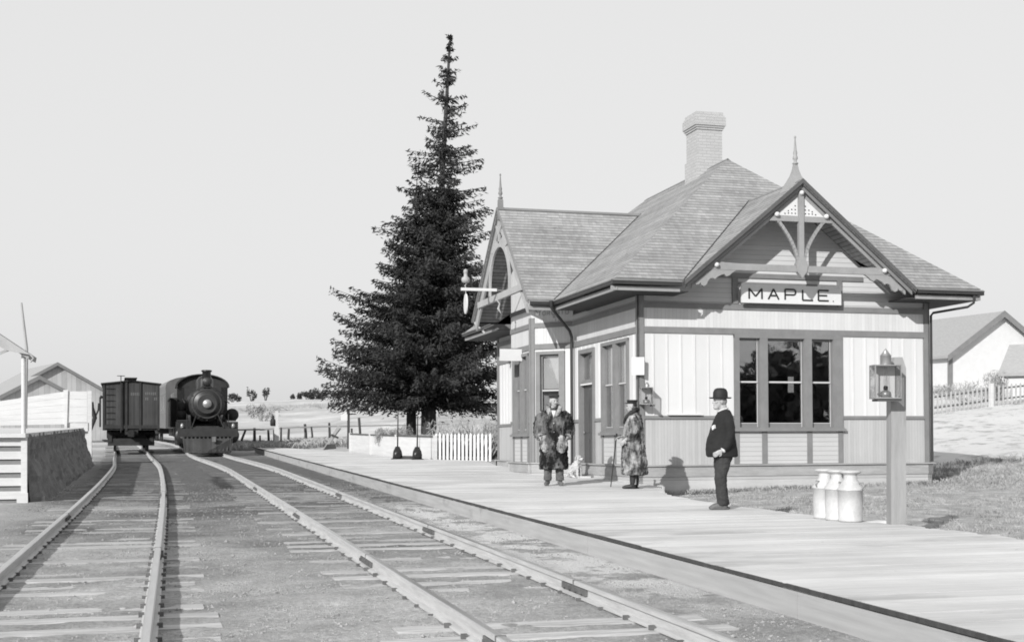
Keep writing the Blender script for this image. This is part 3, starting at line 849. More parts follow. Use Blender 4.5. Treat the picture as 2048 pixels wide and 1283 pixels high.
def eave(p, q, n, close=True):
    """gutter and fascia from p to q, n = outward"""
    p, q, n = Vector(p), Vector(q), Vector(n)
    a = n * .0; zt = 4.42
    def bx(mb, i0, i1, z0, z1):
        P = [p + n * i0, q + n * i0, q + n * i1, p + n * i1]
        mb.prism([(v.x, v.y, z0) for v in P], (0, 0, 1), z1 - z0)
    gt.cur = 0; bx(gt, -.02, .085, 4.315, 4.40)  # gutter body coloured near black to paint in its shaded underside
    gt.cur = 1; bx(gt, .085, .098, 4.385, 4.415); bx(gt, -.03, .02, 4.40, 4.425)
    bx(fa, -.045, -.015, 4.20, 4.29)
eave((-OV, -OV, 0), (-OV, 3.28, 0), (-1, 0, 0)); eave((-OV, 8.58, 0), (-OV, 12.25, 0), (-1, 0, 0))
eave((-OV - .09, -OV, 0), (.60, -OV, 0), (0, -1, 0)); eave((6.12, -OV, 0), (7.75, -OV, 0), (0, -1, 0))
eave((-1.42, 3.28, 0), (-OV - .09, 3.28, 0), (0, -1, 0)); eave((-1.42, 8.58, 0), (-OV, 8.58, 0), (0, 1, 0))
eave((7.75, -OV, 0), (7.75, 12.25, 0), (1, 0, 0)); eave((-OV, 12.25, 0), (7.75, 12.25, 0), (0, 1, 0))
gt.build('gutter', ['gutter', 'trim'], roof); fa.build('fascia', 'trim_light', roof)
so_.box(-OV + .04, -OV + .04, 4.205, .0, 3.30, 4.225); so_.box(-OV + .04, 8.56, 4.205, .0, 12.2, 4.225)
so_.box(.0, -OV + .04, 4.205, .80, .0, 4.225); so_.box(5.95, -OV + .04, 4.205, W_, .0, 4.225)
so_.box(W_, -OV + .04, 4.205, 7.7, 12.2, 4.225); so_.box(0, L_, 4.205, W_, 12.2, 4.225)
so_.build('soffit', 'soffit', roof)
# chimney
ch = MB(); cx, cy = 3.465, 4.32
ch.box(cx - .37, cy - .37, 7.2, cx + .37, cy + .37, 8.12); ch.box(cx - .335, cy - .335, 8.12, cx + .335, cy + .335, 8.86)
for i, (h, z0, z1) in enumerate(((.36, 8.86, 8.91), (.385, 8.91, 8.96), (.41, 8.96, 9.17), (.385, 9.17, 9.22), (.36, 9.22, 9.30))):
    ch.box(cx - h, cy - h, z0, cx + h, cy + h, z1)
ch.build('chimney', 'brick', roof)

# front gable: rake boards and the stick-work truss
C = 3.36; K = (6.65 - 4.45) / (C - .69)
def rake(mb, x0, z_off0, z_off1, y0, y1, xe=.62):
    """board following the rake on both sides between two depths under the roof line"""
    for s in (-1, 1):
        mb.prism([(C, y0, 6.65 - z_off0), (C + s * (C - xe), y0, 6.65 - z_off0 - K * (C - xe)), (C + s * (C - xe), y0, 6.65 - z_off1 - K * (C - xe)), (C, y0, 6.65 - z_off1)], (0, 1, 0), y1 - y0)
tr = MB()
rake(tr, 0, .085, .20, -.86, -.82, .72)
gable_truss = tr.build('gable_truss', 'trim', station)
q = MB(); rake(q, 0, -.005, .09, -.945, -.90, .66); rake(q, 0, .09, .12, -.90, -.86, .66); q.build('rake_moulding', 'trim_dark', gable_truss)
q = MB(); rake(q, 0, .215, .30, -.875, -.83, .85); q.build('rake_board', 'trim_light', gable_truss, (.02, .10, 0))
q = MB()
zr = lambda x: 6.65 - abs(x - C) * K
q.prism([(1.20, -.90, 4.69), (5.52, -.90, 4.69), (5.36, -.90, 4.83), (1.36, -.90, 4.83)], (0, 1, 0), .07)         # collar beam
q.prism([(2.62, -.90, 5.76), (4.10, -.90, 5.76), (3.99, -.90, 5.88), (2.73, -.90, 5.88)], (0, 1, 0), .07)        # upper collar
q.bar((C, -.875, 4.72), (C, -.875, 6.38), .115, .09, (0, 1, 0))
q.prism([(C - .057, -.93, 5.0), (C + .057, -.93, 5.0), (C + .14, -.93, 4.86), (C + .11, -.93, 4.70), (C, -.93, 4.56), (C - .11, -.93, 4.70), (C - .14, -.93, 4.86)], (0, 1, 0), .10)
for s in (-1, 1):      # curved braces
    pts = [(C + s * (.075 + .50 * (1 - i / 12) ** 1.75), 5.82 - .95 * (i / 12)) for i in range(13)]
    for a, b in zip(pts, pts[1:]):
        q.bar((a[0], -.87, a[1] + .008), (b[0], -.87, b[1] - .008), .062, .05, (0, 1, 0))
    # scalloped bracket at the foot
    x0 = C + s * 1.95
    sc_ = [(1.45, 4.70), (1.52, 4.68), (1.60, 4.63), (1.66, 4.575), (1.73, 4.55), (1.78, 4.60), (1.84, 4.585), (1.93, 4.54), (1.99, 4.485), (2.03, 4.51), (2.10, 4.50), (2.15, 4.44), (2.18, 4.37), (2.24, 4.335), (2.30, 4.36), (2.31, 4.41), (2.36, 4.37), (2.42, 4.36), (2.44, 4.40), (1.86, 4.85), (1.42, 4.83)]
    poly = [(C + s * u, -.893, z) for u, z in sc_]
    q.prism(poly if s > 0 else poly[::-1], (0, 1, 0), .055)
q.build('stickwork', 'trim_light', gable_truss, (.02, .10, 0))
q = MB()
for s in (-1, 1): q.prism([(C + s * .06, -.86, 5.88), (C + s * .60, -.86, 5.88), (C + s * .06, -.86, 6.33)], (0, 1, 0), .02)
pw_ = q.build('pierced_panel', 'white', gable_truss, (.02, .10, 0))
q = MB()
for s in (-1, 1):
    for x, z in ((.12, 5.94), (.20, 5.94), (.28, 5.94), (.36, 5.93), (.12, 6.02), (.20, 6.02), (.28, 5.99), (.12, 6.10)):
        q.lathe([(.0, -.012), (.014, -.01), (.014, .0)], (C + s * x, -.86, z), 6, 'y')
q.build('piercings', 'ink', gable_truss, (.02, .10, 0))
q = MB()
for x, z in ((C, 6.37), (C - .58, 5.89), (C + .58, 5.89), (C - 1.97, 4.78), (C + 1.97, 4.78)):
    q.lathe([(.0, -.09), (.035, -.08), (.052, -.05), (.052, -.01), (.03, .02)], (x, -.90, z), 14, 'y')
q.build('bosses', 'white', gable_truss, (.02, .10, 0))
# boards on the gable wall round the name board
q = MB()
q.box(1.50, -.035, 4.64, 5.30, 0, 4.74); q.box(2.14, -.045, 4.072, 2.27, 0, 4.638); q.box(4.66, -.045, 4.072, 4.77, 0, 4.638)
q.box(2.27, -.05, 4.50, 4.66, 0, 4.545)
q.build('gable_belt', 'trim', gable_truss)
# finials
def finial(name, x, y, z, flare, h, mat):
    q = MB()
    n = 4; rr = []
    k0 = 0
    prof = [(.36, -.30), (.27, -.12), (.19, .0), (.12, .12), (.075, .24), (.05, .36)] if flare else [(.085, -.32), (.075, .18), (.05, .22)]
    vs = []; fs = []
    for r, hz in prof:
        for k in range(4):
            a = math.pi / 4 + k * math.pi / 2; vs.append((x + r * 1.2 * math.cos(a), y + r * .8 * math.sin(a), z + hz))
    for i in range(len(prof) - 1):
        for k in range(4): fs.append((i * 4 + k, i * 4 + (k + 1) % 4, (i + 1) * 4 + (k + 1) % 4, (i + 1) * 4 + k))
    fs.append((0, 3, 2, 1)); q._add(vs, fs)
    b = prof[-1][1]
    q.lathe([(.05, b), (.07, b + .02), (.035, b + .05), (.03, b + .08), (.055, b + .12), (.05, b + .16), (.035, b + .2), (.045, b + .24), (.03, b + .3), (.012, b + h - .05), (.022, b + h - .03), (.022, b + h), (0, b + h + .02)], (x, y, z), 12)
    q.build('finial', mat, roof)
finial('finial', C, -.60, 6.66, True, .60, 'trim_light')
finial('finial', -1.40, 5.93, 7.06, False, .62, 'trim')
# bay gable: rake, tie beam and arch (in the plane x = const)
YC = 5.93; KB = (7.05 - 4.45) / 2.65
bgm = MB()
def rake2(mb, o0, o1, x0, x1, ye):
    for s in (-1, 1):
        mb.prism([(x0, YC, 7.05 - o0), (x0, YC + s * ye, 7.05 - o0 - KB * ye), (x0, YC + s * ye, 7.05 - o1 - KB * ye), (x0, YC, 7.05 - o1)], (1, 0, 0), x1 - x0)
rake2(bgm, .09, .30, -1.42, -1.38, 2.60)
bay_truss = bgm.build('bay_gable_truss', 'bay_trim', station)
q = MB(); rake2(q, -.005, .06, -1.51, -1.47, 2.66); rake2(q, .06, .10, -1.47, -1.42, 2.62); q.build('rake_moulding', 'trim', bay_truss)
q = MB(); rake2(q, .34, .36, -1.425, -1.40, 2.4); rake2(q, .40, .50, -1.44, -1.39, 2.45); q.build('rake_board', 'bay_trim', bay_truss)
q = MB()
q.box(-1.48, YC - 2.12, 4.72, -1.40, YC + 2.12, 4.88)
def ring(mb, r0, r1, h0, h1, zb, zs, x0, x1, n=24):
    o = [(-r1, zb), (-r1, zs)] + [(-r1 * math.cos(math.pi * i / n), zs + h1 * math.sin(math.pi * i / n)) for i in range(1, n)] + [(r1, zs), (r1, zb)]
    i_ = [(-r0, zb), (-r0, zs)] + [(-r0 * math.cos(math.pi * i / n), zs + h0 * math.sin(math.pi * i / n)) for i in range(1, n)] + [(r0, zs), (r0, zb)]
    for k in range(len(o) - 1):
        mb.prism([(x0, YC + o[k][0], o[k][1]), (x0, YC + o[k + 1][0], o[k + 1][1]), (x0, YC + i_[k + 1][0], i_[k + 1][1]), (x0, YC + i_[k][0], i_[k][1])], (1, 0, 0), x1 - x0)
ring(q, .90, 1.0, 1.0, 1.14, 4.88, 5.05, -1.46, -1.41)
q.box(-1.46, YC - .05, 6.15, -1.41, YC + .05, 6.70)
for s in (-1, 1):
    q.prism([(-1.455, YC + s * .15, 6.19), (-1.455, YC + s * .62, 5.98), (-1.455, YC + s * .80, 6.02), (-1.455, YC + s * .42, 6.30)], (1, 0, 0), .04)
    q.bar((-1.435, YC + s * .05, 6.40), (-1.435, YC + s * .30, 6.62), .05, .04, (1, 0, 0))
    pts = [(-1.43, YC + s * 2.62, 4.42), (-1.40, YC + s * 2.60, 4.32), (-1.28, YC + s * 2.54, 4.22), (-1.18, YC + s * 2.50, 4.10)]
    for a, b in zip(pts, pts[1:]): q.bar(a, b, .05, .05)
q.build('stickwork', 'bay_trim', bay_truss)
q = MB(); q.prism([(-1.40, 3.30, 4.36), (-1.40, 3.34, 4.42), (-.1, 3.34, 4.42), (-.1, 3.30, 4.36)], (0, 1, 0), .03)
q.box(-1.38, 3.30, 4.22, -.02, 3.34, 4.36); q.box(-1.38, 8.52, 4.22, -.02, 8.56, 4.36); q.build('bay_fascia', 'trim', bay_truss)
# downpipes
q = MB()
q.tube([(-.95, 3.12, 4.40), (-.95, 3.12, 4.26), (-.85, 3.2, 4.16), (-.20, 4.05, 3.80), (-.10, 4.20, 3.66), (-.10, 4.22, 3.5), (-.10, 4.22, .35)], [.055, .038, .036, .036, .036, .036, .036], 8)
q.tube([(7.55, -OV - .04, 4.32), (7.55, -OV - .02, 4.14), (7.48, -.72, 4.06), (7.02, -.10, 3.98), (6.99, -.06, 3.92), (6.99, -.05, .65)], .028, 8)
q.build('downpipe', 'gutter', roof)
# vent slot and doorstep
q = MB(); q.box(2.05, -.056, .0, 2.42, .0, .11); q.build('vent_opening', 'ink', station)
q = MB(); q.box(-.45, 2.75, .20, -.13, 3.95, .34); q.build('doorstep', 'tie', station)
q = MB(); q.box(.62, -.10, 1.68, 1.40, -.0, 1.715); q.build('ledge', 'white', station)
# name board
nb = thing('name_board', 'white station name board lettered MAPLE under the front gable', 'name board', wl(0, 0, 0))
nb.rotation_euler = (-TH, 0, 0)
q = MB(); q.box(2.27, -.20, 4.085, 4.66, -.165, 4.48); q.box(2.4, -.165, 4.1, 2.5, -.04, 4.2); q.box(4.4, -.165, 4.1, 4.5, -.04, 4.2); q.build('board', 'white', nb)
t = MB()
for ch_, x in (('M', 2.45), ('A', 2.90), ('P', 3.30), ('L', 3.72), ('E', 4.10)):
    text_strokes(t, ch_, x, 4.17, .225, .25 if ch_ != 'M' else .30, 0, .036, -.205, .006)
t.lathe([(.0, -.006), (.014, -.006), (.014, .0)], (4.46, -.203, 4.165), 8, 'y')
t.build('letters', 'ink', nb)

# ------------------------------------------------------------------ lamps, signs, downpipe neighbours
def lamp_box(root, w_, d_, h, z0, chimney):
    """glazed oil lamp case, front towards -y, its floor at z0, back at y=0"""
    q = MB(); t = .014
    q.box(-w_ / 2, -d_, z0, w_ / 2, 0, z0 + t); q.box(-w_ / 2, -d_, z0 + h - t, w_ / 2, 0, z0 + h)
    q.box(-w_ / 2, -t, z0 + t, w_ / 2, 0, z0 + h - t)
    for x in (-w_ / 2, w_ / 2 - t):
        q.box(x, -d_, z0 + t, x + t, -d_ + t, z0 + h - t)
    q.build('case', 'tin', root)
    q = MB(); q.box(-w_ / 2 + t, -t - .004, z0 + t, w_ / 2 - t, -t, z0 + h - t); q.box(-w_ / 2 + t, -d_ + .01, z0 + t, w_ / 2 - t, -t, z0 + t + .004)
    q.build('reflector', 'white', root)
    q = MB(); q.box(-w_ / 2 + t, -d_ + .002, z0 + t, w_ / 2 - t, -d_ + .005, z0 + h - t)
    for s in (-1, 1): q.box(s * (w_ / 2 - .004), -d_ + t, z0 + t, s * (w_ / 2 - .008), -t, z0 + h - t)
    q.build('pane', 'clear', root)
    b = MB(); y = -d_ * .55
    b.lathe([(.0, 0), (.055, 0), (.07, .03), (.065, .07), (.03, .095), (.018, .10)], (0, y, z0 + t), 14)
    b.tube([(-.07, y, z0 + t), (-.10, y, z0 + .06), (-.06, y, z0 + .10)], .006, 6)
    b.build('oil_lamp', 'tin', root)
    b = MB(); b.lathe([(.018, .095), (.028, .105), (.028, .14), (.02, .15)], (0, y, z0 + t), 12); b.build('burner', 'iron_dull', root)
    b = MB(); b.lathe([(.02, .15), (.032, .19), (.022, .25), (.02, h - .03)], (0, y, z0 + t), 12); b.build('lamp_glass', 'clear', root)
    if chimney:
        b = MB(); b.lathe([(.066, 0), (.066, .11), (.070, .112), (.0, .21)], (0, y, z0 + h), 16); b.build('vent_cap', 'tin', root)
lp = thing('platform_lamp', 'glazed oil lamp case on a thick square post behind the milk cans', 'lamp post', (9.10, 14.42, .19), R(-14))
q = MB(); q.prism([(-.095, -.095, 0), (.095, -.095, 0), (.095, .095, 0), (-.095, .095, 0)], (0, 0, 1), 2.03)
q.prism([(-.095, -.095, 2.03), (.095, -.095, 2.03), (.05, -.095, 2.17), (-.05, -.095, 2.17)], (0, 1, 0), .19)
q.build('post', 'post_wood', lp)
sub = thing('lamp_case', None, None); sub.parent = lp; sub.location = (-.215, -.115, 0)
lamp_box(sub, .335, .24, .425, 1.64, True)
q = MB(); q.box(-.34, -.33, 1.61, -.04, -.097, 1.638); q.build('bracket', 'trim_dark', lp)

wlp = wl(0, 0, 0)
wlmp = thing('wall_lamp', 'glazed oil lamp case fixed to the near corner of the station', 'wall lamp', wl(.10, -.04, 0), R(-12))
lamp_box(wlmp, .26, .26, .36, 1.90, False)
q = MB(); q.lathe([(.05, 0), (.05, .05), (.02, .1), (0, .11)], (0.02, -.12, 2.26), 12); q.build('vent_cap', 'tin', wlmp)
q = MB(); q.box(.10, -.30, 1.86, .16, 0, 1.90); q.build('bracket', 'trim_dark', wlmp)
def board_thing(name, label, cat, loc, rz, w_, h, mat='white', th=.03, edge=None):
    r = thing(name, label, cat, loc, rz)
    q = MB(); q.box(-w_ / 2, -th, 0, w_ / 2, 0, h); q.build('board', mat, r)
    if edge: q = MB(); edge(q); q.build('bracket', 'trim_dark', r)
    return r
board_thing('notice_board', 'small blank white board hung above the wall lamp on the station corner', 'sign', wl(-.06, -.10, 2.52), R(-28), .26, .37,
            edge=lambda q: q.bar((0, 0, .3), (0.12, .2, .3), .02, .02))
board_thing('hanging_sign', 'long blank white board sticking out from the front of the bay window', 'sign', wl(-1.13, 6.0, 3.19), R(0), .58, .30,
            edge=lambda q: q.box(-.29, -.02, .30, .31, -.01, .32))

# train order signal on the bay gable
sg = thing('order_signal', 'white signal arm with hanging oval disc and lantern on the bay gable', 'signal', wl(-1.45, 5.93, 0)); sg.rotation_euler = (-TH, 0, 0)
q = MB(); q.box(-.98, -.03, 4.93, -.06, .03, 5.0); q.build('arm', 'white', sg)
q = MB(); q.box(-.06, -.015, 4.945, .60, .015, 4.975); q.build('rod', 'trim', sg)
q = MB(); q.lathe([(.25, -.015), (.26, 0), (.25, .015)], (0, 0, 0), 24, 'y')
o = q.build('disc', 'white', sg, (-.86, 0, 4.60), R(86)); 
q = MB(); q.tube([(-.86, 0, 4.93), (-.86, 0, 4.84)], .012, 6); q.tube([(-.86, 0, 5.0), (-.88, 0, 5.06), (-.84, 0, 5.10), (-.86, 0, 5.14)], .014, 6); q.build('hook', 'bay_trim', sg)
q = MB(); q.lathe([(.05, 0), (.09, .02), (.11, .07), (.10, .13), (.05, .16), (.045, .25), (.06, .27), (.05, .33), (.0, .36)], (-.86, 0, 5.12), 14); q.build('lantern', 'bay_trim', sg)
q = MB(); q.tube([(-.05, 0, 4.72), (.02, 0, 4.62), (-.02, 0, 4.5), (.05, 0, 4.38)], [.03, .02, .035, .01], 8); q.build('pull_chain', 'bay_trim', sg)

# milk cans
def milk_can():
    r = thing('milk_can', 'tall tin milk can, leftmost of the three', 'milk can', (0, 0, 0), 0, 'milk cans standing on the platform edge')
    q = MB(); q.lathe([(.145, 0), (.158, .01), (.158, .03), (.154, .035), (.160, .22), (.160, .40), (.172, .405), (.175, .42), (.165, .43), (.11, .515), (.088, .545), (.085, .60), (.085, .63)], (0, 0, 0), 26); q.build('body', 'can', r)
    q = MB(); q.lathe([(.086, .60), (.090, .615), (.13, .63), (.140, .640), (.140, .652), (.10, .664), (.0, .668)], (0, 0, 0), 26); q.build('lid', 'can', r)
    for s in (-1, 1):
        q = MB(); q.tube([(s * .13, 0, .50), (s * .19, 0, .51), (s * .20, 0, .45), (s * .165, 0, .42)], .009, 6); q.build('handle', 'tin', r)
    return r
mc = milk_can()
for i, (x, y, lab, rz) in enumerate(((8.70, 15.50, None, .4), (8.70, 15.18, 'tall tin milk can, middle one of the three', 1.2), (8.74, 14.92, 'tall tin milk can, rightmost and nearest the lamp post', 2.0))):
    c = mc if i == 0 else copy_tree(mc)
    c.location = (x, y, .25); c.rotation_euler.z = rz
    if lab: c['label'] = lab

# ------------------------------------------------------------------ people
def head(mb, c, s=1.0, yaw=0.0, chin=.105):
    """a head about the point c (its centre), face towards -y before yaw"""
    c = Vector(c); M_ = Matrix.Rotation(yaw, 3, 'Z')
    h = MB()
    h.ell((0, .012, .03), (.074, .092, .090), 20, 14)
    h.ell((0, -.018, -.035), (.058, .070, .080), 18, 12)
    h.ell((0, -.040, -.085), (.034, .036, .030), 12, 8)          # chin
    h.ell((0, -.070, .028), (.052, .022, .018), 14, 8)           # brow
    h.prism([(-.011, -.078, .022), (.011, -.078, .022), (.020, -.082, -.032), (0, -.112, -.026), (-.020, -.082, -.032)], (0, .6, 0), .03)
    h.ell((0, -.096, -.022), (.013, .018, .012), 10, 7)
    h.ell((0, -.082, -.056), (.026, .012, .010), 12, 6)
    for s_ in (-1, 1):
        h.ell((s_ * .076, .012, -.005), (.010, .022, .034), 10, 8)
        h.ell((s_ * .040, -.062, -.018), (.024, .020, .020), 10, 8)
    o = len(mb.v)
    mb._add([c + M_ @ (Vector(p) * s) for p in h.v], h.f)
def hand(mb, wrist, dirn, palm_n, side, curl=.5):
    """palm, four fingers of different lengths and a thumb; dirn = the way the fingers point, palm_n = out of the palm"""
    w0 = Vector(wrist); d_ = Vector(dirn).normalized(); n = Vector(palm_n); n = (n - d_ * n.dot(d_)).normalized(); sd = d_.cross(n) * side
    fl = MB()
    mb.tube([w0 - d_ * .02, w0 + d_ * .02, w0 + d_ * .06, w0 + d_ * .095], [.026, .032, .040, .036], 12, .42, up=n)
    for k, (off, ln) in enumerate(((.031, .066), (.0105, .076), (-.0105, .070), (-.031, .054))):
        p = w0 + d_ * .09 + sd * off; dd = d_.copy(); pts = [p]
        for j, f in enumerate((.45, .32, .23)):
            dd = (dd + n * curl * (.35 + .25 * j)).normalized(); p = p + dd * ln * f; pts.append(p)
        mb.tube(pts, [.0088, .0084, .0078, .006], 8)
    p = w0 + d_ * .025 + sd * .030
    mb.tube([p, p + (sd * .8 + d_ * .7 + n * .2).normalized() * .034, p + (sd * .45 + d_ + n * .4).normalized() * .062], [.013, .0105, .008], 8)
def ringloft(mb, rings, n=28):
    """rings: (cx, cy, z, rx, ry, yaw)"""
    sm_ = mb.smooth; mb.smooth = True; vs = []; fs = []
    for cx, cy, z, rx, ry, yw in rings:
        for k in range(n):
            a = 2 * math.pi * k / n; x = rx * math.cos(a); y = ry * math.sin(a)
            vs.append((cx + x * math.cos(yw) - y * math.sin(yw), cy + x * math.sin(yw) + y * math.cos(yw), z))
    for i in range(len(rings) - 1):
        for k in range(n):
            k2 = (k + 1) % n; fs.append((i * n + k, i * n + k2, (i + 1) * n + k2, (i + 1) * n + k))
    mb._add(vs, fs); mb._add(vs[:n][::-1], [tuple(range(n))]); mb._add(vs[-n:], [tuple(range(n))]); mb.smooth = sm_
def face_parts(root, c, yaw, s=1.0, moustache=None, hairm=None):
    M_ = Matrix.Rotation(yaw, 3, 'Z'); c = Vector(c)
    def tr_(mb):
        mb.v = [tuple(c + M_ @ (Vector(p) * s)) for p in mb.v]; return mb
    for sx in (-1, 1):
        q = MB(); q.ell((sx * .030, -.081, .004), (.012, .007, .006), 10, 6); tr_(q).build('eye', 'ink', root)
    if moustache:
        q = MB()
        q.tube([(-.040, -.080, -.055), (-.02, -.096, -.044), (0, -.102, -.042), (.02, -.096, -.044), (.040, -.080, -.055)], [.004, .010, .011, .010, .004], 8)
        tr_(q).build('moustache', moustache, root)
    if hairm:
        q = MB(); q.ell((0, .040, .0), (.079, .070, .080), 18, 12); q.ell((0, .062, -.045), (.056, .036, .040), 14, 8)
        tr_(q).build('hair', hairm, root)

def man_fur(loc, rz):
    r = thing('person', 'man in a long dark fur coat and flat cap facing the camera', 'person', loc, rz)
    b = MB(); b.smooth = True
    for s in (-1, 1):
        x = s * .105
        b.tube([(s * .09, .0, .95), (x, .0, .75), (x * 1.05, -.01, .50), (x * 1.1, .01, .30), (x * 1.12, .02, .07)], [.10, .088, .068, .062, .048], 14)
        b.tube([(s * .22, .0, 1.48), (s * .325, .02, 1.25), (s * .345, .03, 1.16), (s * .30, -.05, 1.0), (s * .27, -.09, .965)], [.062, .055, .05, .04, .03], 12)
        hand(b, (s * .27, -.10, .96), (-s * .25, -.35, -.9), (-s * 1, .2, 0), s, .6)
    ringloft(b, [(0, 0, .88, .17, .12, 0), (0, 0, 1.05, .18, .13, 0), (0, 0, 1.3, .20, .14, 0), (0, 0, 1.47, .19, .11, 0), (0, 0, 1.55, .07, .07, 0)])
    b.tube([(0, .01, 1.50), (0, 0, 1.62)], [.062, .058], 14)
    HC = (0.0, -.015, 1.705); yaw = R(32)
    head(b, HC, 1.0, yaw)
    b2 = remeshed(b, 'body', 'skin', r, .006, 2)
    face_parts(r, HC, yaw, 1.0, 'hair_grey', 'hair_grey')
    # trousers and boots
    q = MB(); q.smooth = True
    for s in (-1, 1):
        x = s * .115
        q.tube([(s * .10, 0, .62), (x, 0, .42), (x * 1.05, .01, .22), (x * 1.08, .01, .10)], [.098, .088, .082, .084], 16)
    remeshed(q, 'trousers', 'trousers_grey', r, .012, 3, None, .008, .06)
    for s in (-1, 1):
        q = MB(); q.smooth = True
        x = s * .125; t_ = s * .02
        q.tube([(x, .045, .05), (x + t_ * .5, -.04, .052), (x + t_ * 1.6, -.13, .042), (x + t_ * 2.2, -.19, .030)], [.045, .048, .046, .025], 12, .85)
        q.tube([(x, .02, .04), (x, .015, .17)], [.050, .055], 12); q.box(x - .04 + t_, -.18, 0, x + .045 + t_, .085, .022)
        remeshed(q, 'boot', 'leather', r, .008, 2)
    # coat
    q = MB(); q.smooth = True
    ringloft(q, [(0, .0, .33, .285, .20, 0), (0, .0, .36, .30, .215, 0), (0, 0, .60, .285, .20, 0), (0, .0, .85, .285, .195, 0), (0, 0, 1.05, .275, .19, 0), (0, 0, 1.22, .275, .185, 0),
                 (0, 0, 1.36, .27, .17, 0), (0, .01, 1.45, .24, .15, 0), (0, .01, 1.53, .16, .12, 0), (0, .01, 1.575, .10, .10, 0)])
    for s in (-1, 1):
        q.tube([(s * .17, .01, 1.47), (s * .27, .015, 1.37), (s * .315, .02, 1.20), (s * .33, .02, 1.10), (s * .30, -.04, 1.01), (s * .285, -.07, .985)], [.085, .105, .100, .098, .090, .082], 16)
    q.ell((0, -.14, .95), (.16, .08, .25), 16, 10)
    coat = remeshed(q, 'fur_coat', 'fur_a', r, .014, 3, None, .020, .05)
    q = MB(); q.smooth = True
    for s in (-1, 1):
        q.tube([(s * .03, .11, 1.60), (s * .10, .07, 1.61), (s * .125, -.02, 1.57), (s * .10, -.11, 1.50), (s * .055, -.165, 1.40)], [.035, .042, .046, .05, .035], 12)
    remeshed(q, 'fur_collar', 'fur_pale', r, .012, 2, None, .014, .03)
    # paler lower front and pockets of the coat
    for s in (-1, 1):
        q = MB(); q.smooth = True; q.ell((s * .15, -.165, .84), (.125, .055, .19), 18, 12)
        remeshed(q, 'fur_panel', 'fur_pale', r, .012, 2, None, .016, .035)
        q = MB(); q.smooth = True; q.tube([(s * .285, -.065, 1.0), (s * .275, -.095, .975)], [.085, .080], 14)
        remeshed(q, 'cuff', 'fur_pale', r, .012, 2, None, .012, .03)
    q = MB(); q.smooth = True; q.prism([(-.05, -.155, 1.52), (.05, -.155, 1.52), (0, -.195, 1.36)], (0, .4, 0), .05); q.build('shirt_front', 'linen', r)
    q = MB()
    for z in (1.26, 1.08, .9): q.lathe([(0, -.02), (.016, -.015), (.016, 0)], (0, -.195, z), 10, 'y')
    q.build('buttons', 'bay_trim', r)
    # flat cap
    M_ = Matrix.Rotation(yaw, 3, 'Z')
    q = MB(); q.smooth = True; q.ell((0, -.005, .115), (.112, .125, .038), 22, 10); q.ell((0, .01, .085), (.092, .105, .04), 20, 8); q.ell((0, -.115, .082), (.060, .050, .010), 16, 6)
    q.v = [tuple(Vector(HC) + M_ @ Vector(p)) for p in q.v]
    remeshed(q, 'cap', 'trousers', r, .007, 2)
man_fur((7.84, 24.91, .25), math.asin(-.3) )

